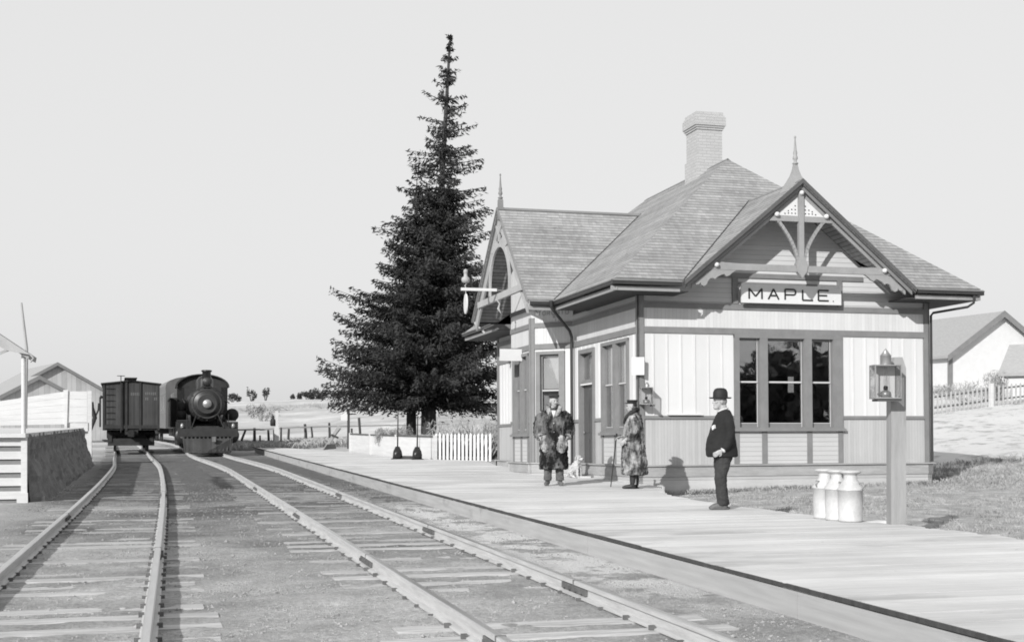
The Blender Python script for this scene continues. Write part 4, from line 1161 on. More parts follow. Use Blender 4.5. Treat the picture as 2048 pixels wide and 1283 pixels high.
def person_fur_side(loc, rz):
    r = thing('person', 'person in profile in a light mottled fur coat holding a walking stick', 'person', loc, rz)
    b = MB(); b.smooth = True
    for s in (-1, 1):
        x = s * .08
        b.tube([(x, 0, .9), (x, 0, .7), (x, .0, .45), (x, .02, .08)], [.095, .085, .064, .045], 14)
    b.tube([(-.19, .0, 1.40), (-.25, -.03, 1.18), (-.23, -.16, 1.02), (-.20, -.22, 1.0)], [.055, .05, .04, .03], 12)
    b.tube([(.19, .0, 1.40), (.25, .02, 1.15), (.24, -.08, .98), (.22, -.14, .95)], [.055, .05, .04, .03], 12)
    hand(b, (-.20, -.22, 1.0), (.25, -1, -.2), (0.3, 0.2, -1), -1, 1.2); hand(b, (.22, -.14, .95), (-.1, -.7, -.8), (-1, 0, 0), 1, .7)
    ringloft(b, [(0, 0, .85, .15, .12, 0), (0, 0, 1.2, .17, .12, 0), (0, 0, 1.38, .17, .10, 0), (0, 0, 1.45, .06, .06, 0)])
    b.tube([(0, .01, 1.42), (0, -.01, 1.52)], [.056, .054], 14)
    HC = (0, -.03, 1.585); yaw = R(-6)
    head(b, HC, .98, yaw)
    remeshed(b, 'body', 'skin', r, .006, 2)
    face_parts(r, HC, yaw, .98, None, 'hair')
    for s in (-1, 1):
        q = MB(); q.smooth = True; x = s * .075; dy = -.02 if s > 0 else .03
        q.tube([(x, .02 + dy, .30), (x, .02 + dy, .12), (x, .02 + dy, .05)], [.070, .062, .052], 14)
        q.tube([(x, .06 + dy, .045), (x, -.04 + dy, .048), (x, -.13 + dy, .036), (x, -.19 + dy, .022)], [.044, .046, .042, .02], 12, .8); q.box(x - .035, -.17 + dy, 0, x + .035, .09 + dy, .018)
        remeshed(q, 'boot', 'leather_dark', r, .008, 2)
    q = MB(); q.smooth = True
    ringloft(q, [(0, .03, .27, .235, .25, 0), (0, .03, .30, .25, .265, 0), (0, .02, .55, .24, .25, 0), (0, .0, .85, .235, .215, 0), (0, .0, 1.05, .23, .20, 0), (0, .01, 1.22, .235, .185, 0),
                 (0, .02, 1.36, .21, .15, 0), (0, .02, 1.44, .14, .12, 0), (0, .01, 1.50, .09, .09, 0)])
    q.tube([(-.15, .01, 1.39), (-.235, .0, 1.27), (-.255, -.02, 1.13), (-.235, -.12, 1.03), (-.21, -.17, 1.01)], [.075, .095, .092, .085, .075], 16)
    q.tube([(.15, .01, 1.39), (.235, .02, 1.25), (.25, .03, 1.10), (.24, -.05, .99), (.23, -.10, .96)], [.075, .095, .092, .085, .075], 16)
    remeshed(q, 'fur_coat', 'fur_b', r, .014, 3, None, .020, .05)
    q = MB(); q.smooth = True
    for s in (-1, 1): q.tube([(s * .02, .10, 1.53), (s * .09, .06, 1.52), (s * .11, -.03, 1.47), (s * .08, -.12, 1.38), (s * .03, -.17, 1.26)], [.04, .045, .045, .045, .03], 12)
    remeshed(q, 'fur_collar', 'fur_dark', r, .012, 2, None, .01, .03)
    q = MB(); q.smooth = True
    M_ = Matrix.Rotation(yaw, 3, 'Z')
    q.lathe([(.0, .132), (.098, .13), (.106, .118), (.093, .08), (.092, .06), (.0, .06)], (0, .012, 0), 24); q.ell((0, -.095, .068), (.062, .050, .008), 16, 6); q.ell((0, .06, .03), (.08, .05, .06), 16, 8)
    q.v = [tuple(Vector(HC) + M_ @ Vector(p)) for p in q.v]
    remeshed(q, 'cap', 'felt', r, .007, 2)
    return r
pf = person_fur_side((8.96, 23.35, .25), R(-112))
st = thing('walking_stick', 'thin dark walking stick held by the person in the mottled fur coat', 'walking stick', (0, 0, 0))
M_ = Matrix.Translation(Vector((8.96, 23.35, .25))) @ Matrix.Rotation(R(-112), 4, 'Z')
a_, b_ = M_ @ Vector((-.20, -.325, 1.04)), M_ @ Vector((-.22, -.44, .02))
q = MB(); q.tube([a_, a_.lerp(b_, .5), b_], [.014, .012, .010], 8); q.build('shaft', 'leather_dark', st)
q = MB(); q.ell(a_ + Vector((0, 0, .01)), (.022, .022, .016), 10, 6); q.build('handle', 'leather_dark', st)

def man_bowler(loc, rz):
    r = thing('person', 'stout man in profile wearing a dark suit and bowler hat', 'person', loc, rz)
    b = MB(); b.smooth = True
    for s in (-1, 1):
        x = s * .095; k = -.03 if s > 0 else .035
        b.tube([(x, .02, .90), (x, .02, .75), (x, .0 + k * .6, .48), (x, .0 + k, .30), (x, .025 + k, .08)], [.08, .075, .055, .05, .04], 14)
        b.tube([(s * .18, .04, 1.34), (s * .25, .06, 1.12), (s * .26, .0, .94), (s * .25, -.06, .86)], [.045, .045, .036, .03], 12)
    hand(b, (.25, -.06, .87), (-.1, -.75, -.45), (-1, 0, 0), 1, .9); hand(b, (-.25, -.06, .87), (.1, -.75, -.45), (1, 0, 0), -1, .9)
    ringloft(b, [(0, 0, .85, .14, .12, 0), (0, 0, 1.0, .15, .13, 0), (0, .02, 1.2, .14, .10, 0), (0, .04, 1.36, .12, .07, 0), (0, .04, 1.44, .06, .06, 0)])
    b.tube([(0, .04, 1.40), (0, .01, 1.54)], [.068, .062], 14)
    HC = (0, -.03, 1.60); yaw = R(3)
    head(b, HC, 1.03, yaw)
    b.ell((0, -.085, 1.505), (.045, .04, .035), 14, 8)
    remeshed(b, 'body', 'skin', r, .006, 2)
    face_parts(r, HC, yaw, 1.03, None, 'hair_grey')
    q = MB(); q.smooth = True
    for s in (-1, 1):
        x = s * .095; k = -.03 if s > 0 else .035
        q.tube([(x, .03, .95), (x, .02, .80), (x, .0 + k * .5, .60), (x, -.02 + k, .46), (x, .0 + k, .28), (x, .025 + k, .08), (x, .025 + k, .06)], [.125, .125, .10, .085, .080, .082, .082], 16)
    q.ell((0, .03, .88), (.19, .15, .13), 18, 10)
    remeshed(q, 'trousers', 'trousers', r, .012, 3, None, .009, .06)
    for s in (-1, 1):
        q = MB(); q.smooth = True; x = s * .095; k = -.03 if s > 0 else .035
        q.tube([(x, .08 + k, .045), (x, -.02 + k, .055), (x, -.12 + k, .040), (x, -.185 + k, .024)], [.044, .05, .044, .02], 12, .85); q.box(x - .037, -.17 + k, 0, x + .037, .115 + k, .02)
        remeshed(q, 'shoe', 'leather', r, .008, 2)
    q = MB(); q.smooth = True
    ringloft(q, [(0, .015, .77, .235, .215, 0), (0, .005, .79, .245, .235, 0), (0, -.005, .90, .25, .235, 0), (0, -.005, 1.02, .245, .215, 0), (0, .010, 1.18, .235, .175, 0), (0, .03, 1.30, .215, .150, 0),
                 (0, .040, 1.38, .185, .125, 0), (0, .045, 1.435, .13, .10, 0), (0, .045, 1.475, .085, .080, 0)])
    for s in (-1, 1):
        q.tube([(s * .14, .05, 1.37), (s * .215, .055, 1.28), (s * .255, .065, 1.12), (s * .262, .03, .98), (s * .25, -.03, .885)], [.07, .082, .075, .066, .056], 16)
    remeshed(q, 'jacket', 'suit', r, .012, 3, None, .006, .09)
    q = MB(); q.smooth = True
    q.tube([(0, .10, 1.495), (.055, .06, 1.49), (.066, .0, 1.475), (.04, -.055, 1.45), (.0, -.07, 1.44), (-.04, -.055, 1.45), (-.066, 0, 1.475), (-.055, .06, 1.49), (0, .10, 1.495)], .013, 8)
    remeshed(q, 'collar', 'linen', r, .006, 2)
    q = MB(); q.prism([(.10, -.155, 1.225), (.14, -.13, 1.25), (.15, -.125, 1.20), (.12, -.15, 1.17)], (.5, -1, 0), .03); q.build('pocket_handkerchief', 'linen', r)
    for s in (-1, 1):
        q = MB(); q.smooth = True; q.tube([(s * .25, -.035, .885), (s * .25, -.055, .872)], [.046, .042], 14); q.build('cuff', 'linen', r)
    q = MB(); q.smooth = True
    q.lathe([(.0, .225), (.045, .222), (.078, .205), (.098, .16), (.100, .10), (.100, .085), (.140, .078), (.150, .086), (.152, .080), (.140, .066), (.09, .070), (.0, .075)], (0, 0, 0), 30)
    q.v = [(x * .95, y * 1.12, z) for x, y, z in q.v]
    q.v = [tuple(Vector(HC) + Vector((0, .012, -.028)) + Vector(p)) for p in q.v]
    q.build('bowler_hat', 'felt', r)
man_bowler((8.14, 17.56, .25), R(-100))

# figure seen dimly through the left pane
r = thing('person', 'dim figure with a pale collar looking out through the left pane of the window', 'person', wl(2.55, .55, .36), R(8))
b = MB(); b.smooth = True
ringloft(b, [(0, 0, .0, .20, .16, 0), (0, 0, .5, .17, .14, 0), (0, 0, .95, .15, .11, 0), (0, 0, 1.05, .13, .09, 0), (0, 0, 1.12, .05, .05, 0)])
for s in (-1, 1): b.tube([(s * .13, 0, 1.04), (s * .18, 0, .80), (s * .12, -.14, .72)], [.045, .04, .03], 10); hand(b, (s * .12, -.14, .72), (-s * .5, -1, 0), (0, 0, -1), s, .6)
b.tube([(0, 0, 1.06), (0, 0, 1.16)], .045, 10); head(b, (0, -.02, 1.22), .92)
remeshed(b, 'body', 'skin', r, .008, 2); face_parts(r, (0, -.02, 1.22), 0, .92, None, 'hair')
q = MB(); q.smooth = True; ringloft(q, [(0, 0, .0, .24, .20, 0), (0, 0, .5, .19, .16, 0), (0, 0, .95, .175, .13, 0), (0, 0, 1.06, .14, .10, 0), (0, 0, 1.10, .07, .07, 0)]); q.build('dress', 'trousers', r)
q = MB(); q.smooth = True; q.tube([(-.07, -.03, 1.11), (0, -.10, 1.07), (.07, -.03, 1.11)], .02, 8); q.build('collar', 'linen', r)

# ------------------------------------------------------------------ dog
r = thing('dog', 'small fluffy white dog sitting beside the station doorway', 'dog', (9.42, 28.15, .25), R(35))
b = MB(); b.smooth = True
b.tube([(0, .16, .10), (0, .10, .17), (0, .03, .26), (0, -.02, .33)], [.105, .115, .10, .08], 16)          # back up to the chest
b.ell((0, .12, .10), (.12, .13, .10), 16, 10)
for s in (-1, 1):
    b.tube([(s * .055, -.03, .30), (s * .06, -.06, .18), (s * .062, -.06, .08), (s * .062, -.07, .02)], [.05, .036, .028, .028], 10); b.ell((s * .062, -.09, .018), (.028, .042, .018), 10, 6)
    b.tube([(s * .09, .14, .13), (s * .12, .05, .12), (s * .11, .07, .05), (s * .11, -.0, .02)], [.075, .06, .035, .028], 10); b.ell((s * .11, -.03, .018), (.028, .05, .018), 10, 6)
b.tube([(0, .0, .32), (0, -.03, .41)], [.075, .07], 12); b.ell((0, -.045, .455), (.075, .080, .068), 16, 10); b.tube([(0, -.09, .44), (0, -.155, .425)], [.042, .03], 10)
b.tube([(0, .24, .06), (.05, .32, .05), (.12, .34, .06)], [.03, .03, .015], 8)
remeshed(b, 'body', 'dog_fur', r, .008, 2, None, .014, .025)
for s in (-1, 1):
    q = MB(); q.smooth = True; q.tube([(s * .055, -.03, .495), (s * .088, -.025, .47), (s * .092, -.02, .41)], [.02, .03, .018], 8, .5); q.build('ear', 'fur_pale', r)
    q = MB(); q.ell((s * .03, -.115, .468), (.009, .007, .009), 8, 6); q.build('eye', 'ink', r)
q = MB(); q.ell((0, -.182, .432), (.014, .012, .011), 8, 6); q.build('nose', 'ink', r)

# ------------------------------------------------------------------ locomotive (front towards -y, rail top at z=.135)
def loco():
    r = thing('steam_locomotive', 'black steam locomotive coming head-on down the main line', 'locomotive', (main_x(59) + .05, 58.6, .135), R(-.6))
    q = MB(); q.lathe([(.78, .9), (.80, .95), (.80, 2.4), (.74, 2.42), (.74, 6.3), (.86, 7.2), (.86, 9.4)], (0, 0, 2.20), 36, 'y'); q.build('boiler', 'iron', r)
    q = MB(); q.lathe([(.0, .60), (.30, .61), (.46, .66), (.60, .78), (.66, .80), (.70, .86), (.80, .88), (.80, .90)], (0, 0, 2.20), 36, 'y')
    sd = q.build('smokebox_door', 'iron', r)
    q = MB(); q.lathe([(.60, .775), (.64, .76), (.67, .775)], (0, 0, 2.20), 36, 'y'); q.lathe([(.38, .60), (.42, .585), (.46, .62)], (0, 0, 2.20), 30, 'y'); q.build('door_ring', 'gutter', sd)
    q = MB(); q.lathe([(0, .44), (.17, .45), (.20, .50), (.20, .62)], (0, 0, 2.20), 24, 'y'); q.build('number_plate', 'tin', sd)
    q = MB()
    for k in range(12): a = k * math.pi / 6; q.box(.72 * math.cos(a) - .03, .83, 2.20 + .72 * math.sin(a) - .03, .72 * math.cos(a) + .03, .88, 2.20 + .72 * math.sin(a) + .03)
    q.build('clamps', 'iron_dull', sd)
    q = MB(); q.lathe([(.30, 0), (.24, .10), (.20, .22), (.19, .72), (.23, .74), (.24, .80), (.19, .82)], (0, 1.45, 2.93), 24); q.build('smokestack', 'iron', r)
    hl = MB(); hl.lathe([(.0, -.02), (.17, -.02), (.20, 0), (.20, .42), (.12, .46)], (0, .75, 3.20), 24, 'y'); hl.box(-.16, .8, 2.93, .16, 1.1, 3.05)
    h_ = hl.build('headlight', 'iron', r); q = MB(); q.lathe([(0, -.035), (.15, -.03), (.16, -.01)], (0, .74, 3.20), 20, 'y'); q.build('lens', 'gutter', h_)
    q = MB(); q.lathe([(.17, 0), (.15, .05), (.11, .2), (.06, .26), (0, .28)], (0, 2.6, 3.05), 20); q.bar((-.2, 2.6, 2.9), (-.2, 2.6, 3.35), .05, .05); q.bar((.2, 2.6, 2.9), (.2, 2.6, 3.35), .05, .05); q.build('bell', 'steel', r)
    for y, rr in ((3.7, .36), (5.6, .38)):
        q = MB(); q.lathe([(rr * 1.15, 0), (rr, .12), (rr, .50), (rr * .8, .64), (rr * .3, .72), (0, .74)], (0, y, 2.86), 24); q.build('dome', 'iron', r)
    q = MB(); pts = [(-1.24, 1.3), (-1.24, 3.18)] + [(-1.24 * math.cos(math.pi * i / 16) if True else 0, 3.18 + .56 * math.sin(math.pi * i / 16)) for i in range(1, 16)] + [(1.24, 3.18), (1.24, 1.3)]
    q.prism([(x, 8.6, z) for x, z in pts], (0, 1, 0), 2.2)
    cb = q.build('cab', 'iron_dull', r)
    pts = [(-1.34 * math.cos(math.pi * i / 16), 3.16 + .66 * math.sin(math.pi * i / 16)) for i in range(17)]
    q = MB(); q.prism([(x, 8.35, z) for x, z in pts] + [(x * .95, 8.35, z - .05) for x, z in pts[::-1]], (0, 1, 0), 2.7); q.build('roof', 'iron_dull', cb)
    for s in (-1, 1):
        q = MB(); q.box(s * .92, 8.58, 2.45, s * 1.25, 8.60, 3.15); q.build('window', 'glass', cb)
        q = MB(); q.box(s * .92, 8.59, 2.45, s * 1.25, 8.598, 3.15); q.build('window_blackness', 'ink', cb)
        q = MB(); q.box(s * .80, 1.2, 1.42, s * 1.30, 8.6, 1.48); q.tube([(s * .98, .95, 2.25), (s * .98, 8.5, 2.55)], .025, 6); q.build('running_board', 'iron_dull', r)
        c = MB(); c.lathe([(.0, .5), (.30, .52), (.36, .56), (.36, 1.55), (.30, 1.6), (0, 1.62)], (s * 1.05, 0, .78), 24, 'y'); c.box(s * .70, .62, .9, s * 1.36, 1.5, 1.40)
        cy = c.build('cylinder', 'iron', r)
        q = MB(); q.lathe([(0, .47), (.14, .48), (.15, .54)], (s * 1.05, 0, .78), 18, 'y'); q.build('cylinder_cover', 'steel', cy)
        for y, rr in ((.2, .38), (1.9, .38)):
            q = MB(); q.lathe([(rr, -.06), (rr + .03, -.065), (rr + .03, -.09), (rr - .06, -.1), (0, -.1)] if s < 0 else [(rr, .06), (rr + .03, .065), (rr + .03, .09), (rr - .06, .1), (0, .1)], (s * .72, y, rr), 24, 'x'); q.build('pilot_wheel', 'iron_dull', r)
        for y in (3.6, 5.6, 7.6):
            rr = .86; w = MB(); w.lathe([(rr, s * -.05), (rr, s * .09), (rr - .08, s * .09), (rr - .09, s * .03), (.2, s * .03), (.2, s * .1), (0, s * .1)], (s * .72, y, rr), 30, 'x')
            wb = w.build('driving_wheel', 'iron', r)
        q = MB(); q.bar((s * .92, 3.4, .62), (s * .92, 7.8, .62), .12, .06, (1, 0, 0)); q.bar((s * 1.0, 1.7, .78), (s * 1.0, 5.6, .64), .12, .06, (1, 0, 0)); q.build('side_rod', 'steel', r)
    q = MB(); q.lathe([(.0, 0), (.26, .02), (.30, .10), (.30, .95), (.26, 1.03), (0, 1.05)], (1.22, 0, 1.72), 20, 'y'); q.v = [(x, y + 3.0, z) for x, y, z in q.v]; q.build('air_reservoir', 'iron_dull', r)
    q = MB(); q.lathe([(.0, 0), (.20, .02), (.20, .40), (.12, .42), (.18, .44), (.18, .85), (0, .88)], (-1.05, 5.0, 1.5), 18); q.build('air_pump', 'iron_dull', r)
    q = MB(); q.box(-1.30, -.30, .74, 1.30, -.12, 1.10); q.box(-1.25, -.12, 1.10, 1.25, .9, 1.16); q.box(-.5, -.1, .5, .5, 9, 1.2); bb = q.build('buffer_beam', 'iron_dull', r)
    q = MB(); q.bar((.25, -.35, .60), (.25, -.75, .62), .12, .1); q.box(.17, -.82, .52, .33, -.68, .74); q.build('coupler', 'steel', bb)
    q = MB(); n = 13
    for i in range(n):
        t = -1 + 2 * i / (n - 1); x0, x1 = t * 1.05, t * .98
        q.bar((x0, -.25, .72), (x1, -.95 + .55 * abs(t), .07), .07, .05, (0, 1, 0))
    pts = [(x * .98, -.96 + .55 * abs(x), .075) for x in (-1, 0, 1)]
    for a, b in zip(pts, pts[1:]): q.bar(a, b, .08, .08)
    q.prism([(-1.02, -.34, .66), (-.95, -.40, .12), (0, -.93, .12), (0, -.36, .66)], (0, 1, 0), .02); q.prism([(1.02, -.34, .66), (.95, -.40, .12), (0, -.93, .12), (0, -.36, .66)], (0, 1, 0), .02)
    q.build('pilot', 'boxcar', bb)
    for s in (-1, 1):
        q = MB(); q.tube([(s * .70, -.2, 1.12), (s * .45, .55, 1.75)], .025, 6); q.tube([(s * .9, -.22, 1.12), (s * .9, -.22, 1.75)], .018, 6); q.build('brace', 'iron', bb)
        q = MB(); q.lathe([(.05, 0), (.07, .03), (.07, .14), (.03, .2), (0, .21)], (s * 1.1, -.2, 1.12), 12); q.build('marker_lamp', 'tin', bb)
loco()
def car(name, label, cat, y, wd, ht, ln, mat, tender=False):
    x = main_x(y); a = math.atan((main_x(y + ln) - x) / ln)
    r = thing(name, label, cat, (x, y, .135), -a)
    q = MB()
    if tender: q.box(-wd / 2, 0, 1.1, wd / 2, ln, ht); q.box(-wd / 2 - .05, -.02, ht - .1, wd / 2 + .05, ln + .02, ht)
    else:
        pts = [(-wd / 2, 1.0), (-wd / 2, ht - .55)] + [(-wd / 2 * math.cos(math.pi * i / 10), ht - .55 + .55 * math.sin(math.pi * i / 10)) for i in range(1, 10)] + [(wd / 2, ht - .55), (wd / 2, 1.0)]
        q.prism([(x, 0, z) for x, z in pts], (0, 1, 0), ln)
    b = q.build('body', mat, r)
    if tender:
        q = MB(); q.box(-wd / 2 + .15, .4, ht, wd / 2 - .15, ln - .5, ht + .3); q.build('coal', 'cinder', r)
    else:
        for i in range(6):
            q = MB(); q.box(-wd / 2 - .01, 1.2 + i * 2.4, 2.0, -wd / 2 + .02, 2.2 + i * 2.4, 2.9); q.build('window', 'glass', r)
        q = MB(); q.box(-wd / 2 - .03, 0, 1.85, -wd / 2, ln, 1.9); q.box(-wd / 2 - .03, 0, 3.0, -wd / 2, ln, 3.06); q.build('moulding', 'trim', r)
    for s in (-1, 1):
        for yy in (1.0, 2.2, ln - 2.2, ln - 1.0):
            q = MB(); q.lathe([(.42, s * -.05), (.42, s * .07), (.34, s * .08), (0, s * .08)], (s * .72, yy, .42), 20, 'x'); q.build('wheel', 'iron_dull', r)
    q = MB(); q.box(-1.1, .3, .55, 1.1, 3, 1.05); q.box(-1.1, ln - 3, .55, 1.1, ln - .3, 1.05); q.box(-.3, 0, .7, .3, ln, 1.1); q.build('truck_frame', 'iron_dull', r)
car('tender', 'black coal tender coupled behind the locomotive', 'tender', 69.8, 2.75, 2.65, 7.2, 'iron_dull', True)
car('passenger_coach', 'light-sided passenger coach behind the tender, half hidden by the boxcar', 'railway coach', 77.8, 2.95, 4.05, 18, 'coach')
car('passenger_coach', 'second passenger coach farther back in the express train', 'railway coach', 96.5, 2.95, 4.05, 18, 'coach')

# boxcar on the siding
r = thing('boxcar', 'dark wooden boxcar standing on the siding left of the locomotive', 'boxcar', (siding_x(62) - .02, 62.2, .135), R(1.5))
q = MB(); hw = 1.27
q.prism([(-hw, 0, 1.0), (-hw, 0, 3.15), (0, 0, 3.28), (hw, 0, 3.15), (hw, 0, 1.0)], (0, 1, 0), 10.6); q.build('body', 'boxcar', r)
q = MB(); q.prism([(-hw - .08, -.12, 3.13), (-hw - .08, -.12, 3.18), (0, -.12, 3.33), (hw + .08, -.12, 3.18), (hw + .08, -.12, 3.13), (0, -.12, 3.28)], (0, 1, 0), 10.85); rr_ = q.build('roof', 'iron_dull', r)
q = MB(); q.box(-.30, -.30, 3.40, .26, 11, 3.44); q.box(-.22, -.1, 3.30, .18, .0, 3.40); q.build('roof_walk', 'old_wood', rr_)
q = MB()
for x in (-.40, .40, -.22): q.box(x - .045, -.07, 1.0, x + .045, -.0, 3.24)
for x in (-hw + .05, hw - .05): q.box(x - .05, -.05, 1.0, x + .05, 0, 3.15)
q.box(-hw, -.06, 1.08, hw, -.0, 1.24); q.build('end_posts', 'iron_dull', r)
q = MB()
for i in range(7): q.box(-hw + .12, -.075, 1.25 + i * .28, -hw + .52, -.045, 1.27 + i * .28)
q.build('ladder', 'iron', r)
q = MB(); q.tube([(-.46, -.16, .9), (-.46, -.16, 3.52)], .02, 8); q.lathe([(.17, 0), (.19, .012), (.17, .024), (.02, .014)], (-.46, -.16, 3.50), 18)
for k in range(4): q.bar((-.46, -.16, 3.51), (-.46 + .17 * math.cos(k * 1.57), -.16 + .17 * math.sin(k * 1.57), 3.51), .02, .02)
q.build('brake_wheel', 'iron', r)
q = MB()
rnd = random.Random(4)
for x0, z0, n in ((-.02, 2.62, 5), (.62, 2.64, 6), (.62, 2.40, 2), (1.02, 2.40, 2)):
    for i in range(n): q.box(x0 + i * .085, -.006, z0 + rnd.uniform(-.01, .01), x0 + i * .085 + .055, .001, z0 + .13)
q.build('faded_markings', 'coach', r)
q = MB(); q.box(-hw - .16, .9, 1.15, -hw - .10, 3.0, 2.55); q.box(-hw - .12, .6, 2.55, -hw - .03, 5, 2.62); q.build('side_door', 'boxcar', r)
q = MB(); q.box(-.16, -.45, .72, .16, 0, .98); q.box(-.10, -.62, .70, .10, -.45, 1.0); q.build('coupler', 'iron', r)
for yy in (1.1, 2.6, 8.0, 9.5):
    for s in (-1, 1):
        q = MB(); q.lathe([(.40, s * -.05), (.40, s * .06), (.33, s * .075), (.1, s * .05), (0, s * .05)], (s * .72, yy, .40), 22, 'x'); q.build('wheel', 'iron_dull', r)
q = MB(); q.box(-1.0, .5, .45, -.86, 3.2, .72); q.box(.86, .5, .45, 1.0, 3.2, .72); q.box(-1.1, 1.6, .6, 1.1, 2.1, 1.0); q.box(-.3, 0, .8, .3, 10.6, 1.08); q.box(-1.1, 7.5, .5, 1.1, 10.1, .72); q.box(-1.05, .55, .28, 1.05, .70, .62); q.box(-1.1, 1.0, .62, 1.1, 2.8, .92)
q.box(-hw, .0, 1.0, hw, 10.6, 1.08); q.build('truck_frame', 'iron_dull', r)

# ------------------------------------------------------------------ left: loading dock, canopy, board fence, barn
r = thing('loading_dock', 'long loading dock with whitewashed end boards and a dark cinder bank', 'loading dock', (-2.35, 26.3, 0))
q = MB()
rnd = random.Random(9)
q.box(-9, .08, -.1, -.03, 21.5, 1.24); q.build('bank', 'cinder', r)
q = MB()
for i in range(5): q.box(-9, -.0 + .0, .06 + i * .255, -.09, .05 + rnd.uniform(0, .01), .06 + i * .255 + .15)
q.box(-9.0, -.14, 1.24, .0, 21.5, 1.32); q.build('boards', 'white_wash', r)
q = MB(); q.box(-9, .05, -.1, -.04, .08, 1.24); q.build('backing', 'trim', r)
q = MB(); q.box(-.09, -.04, -.1, .02, .08, 1.24); q.box(-.16, -.10, -.1, .04, -.04, .18); q.build('post', 'white_wash', r)
q = MB(); 
from mathutils import noise as mnb
ny, nz_ = 110, 14; vs = []
for j in range(nz_ + 1):
    for i in range(ny + 1):
        y = .08 + 21.4 * i / ny; z = -.12 + 1.42 * j / nz_; f = j / nz_
        x = .42 * (1 - f) ** 1.5 - .02 + .10 * mnb.noise(Vector((y * 2.1, z * 3, 1))) + .06 * mnb.noise(Vector((y * 6, z * 7, 2)))
        vs.append((x * (1 if i else .2), y, z + .04 * mnb.noise(Vector((y * 3, z, 5))) * (j == nz_)))
q._add(vs, [(j * (ny + 1) + i, j * (ny + 1) + i + 1, (j + 1) * (ny + 1) + i + 1, (j + 1) * (ny + 1) + i) for j in range(nz_) for i in range(ny)])
q.build('cinder_slope', 'cinder', r)
# canopy over the near corner
r = thing('canopy', 'pale canopy roof on a thin post at the left edge', 'canopy', (-2.40, 26.35, 1.32))
q = MB(); q.tube([(0, 0, 0), (0, 0, 1.6)], .042, 10); q.build('post', 'white_wash', r)
q = MB(); q.prism([(.10, -.15, 1.42), (-4.6, -.15, 4.6), (-4.6, -.15, 4.78), (.12, -.15, 1.52)], (0, 1, 0), 1.6); q.build('roof', 'grey_wood', r)
q = MB(); q.prism([(-.3, -.22, 1.58), (-4.6, -.22, 4.50), (-4.6, -.22, 4.80), (.14, -.22, 1.50)], (0, 1, 0), .05); q.tube([(.13, -.2, 1.52), (.20, -.2, 1.44), (.14, -.2, 1.36)], .02, 6); q.build('bargeboard', 'bay_trim', r)
q = MB(); 
for i in range(3): q.bar((-.25 - i * .9, -.1, 1.60 + i * .62), (-.6 - i * .9, -.1, 1.45 + i * .62), .05, .05)
q.build('brackets', 'bay_trim', r)
r = thing('pole', 'thin bare pole rising behind the canopy at the left edge', 'pole', (-4.0, 44.5, 1.3)); 
q = MB(); q.tube([(0, 0, 0), (.04, 0, 2.6), (-.12, 0, 4.1)], [.06, .05, .03], 8); q.build('shaft', 'grey_wood', r)
# whitewashed board panel on the dock's far end
r = thing('board_fence', 'whitewashed board fence sloping up along the far end of the dock', 'fence', (-2.35, 48.0, 0))
q = MB()
xs = [-6.2, -5.4, -4.6, -3.8, -3.0, -2.2, -1.4, -.62]
def top_(x): return 2.62 + (x + .62) * .165 - .0
def bot_(x): return 1.45 + (x + .62) * .02
for i in range(len(xs) - 1):
    a, b = xs[i], xs[i + 1]
    for k in range(5):
        f0, f1 = k / 5, (k + .96) / 5
        q.prism([(a, 0, bot_(a) + (top_(a) - bot_(a)) * f0), (b, 0, bot_(b) + (top_(b) - bot_(b)) * f0), (b, 0, bot_(b) + (top_(b) - bot_(b)) * f1), (a, 0, bot_(a) + (top_(a) - bot_(a)) * f1)], (0, 1, 0), .03)
for k in range(4): q.box(-.60, 0, 1.52 + k * .275, .10, .03, 1.52 + k * .275 + .265)
q.build('boards', 'white_wash', r)
q = MB(); q.prism([(-.70, -.06, 2.66), (-.54, -.06, 2.66), (-.58, -.06, 1.22), (-.66, -.06, 1.22)], (0, 1, 0), .06); q.box(-2.9, .03, .9, -2.8, .1, 2.3); q.box(-.62, .04, 1.2, .12, .9, 1.5); q.build('posts', 'white_wash', r)
q = MB(); q.box(-.58, -.08, 1.12, .12, .3, 1.20); q.build('ledge', 'white_wash', r)
r = thing('gate_post', 'thick whitewashed post at the right end of the board fence', 'post', (-2.42, 52.0, 0))
q = MB(); q.box(-.15, -.13, -.1, .15, .13, 1.05); q.box(.0, -.12, 1.05, .15, .12, 2.72); q.build('post', 'white_wash', r)
r = thing('hitching_frame', 'dark bent iron stand between the white post and the boxcar', 'iron stand', (-2.45, 55.5, 0))
q = MB(); q.tube([(0, 0, 0), (-.05, 0, 1.1), (.15, 0, 1.7), (.02, 0, 2.1), (.05, 0, 2.35)], [.05, .06, .09, .10, .05], 8); q.tube([(.1, 0, 1.6), (.28, 0, 2.0), (.30, 0, 2.3)], .04, 6); q.build('stand', 'iron_dull', r)

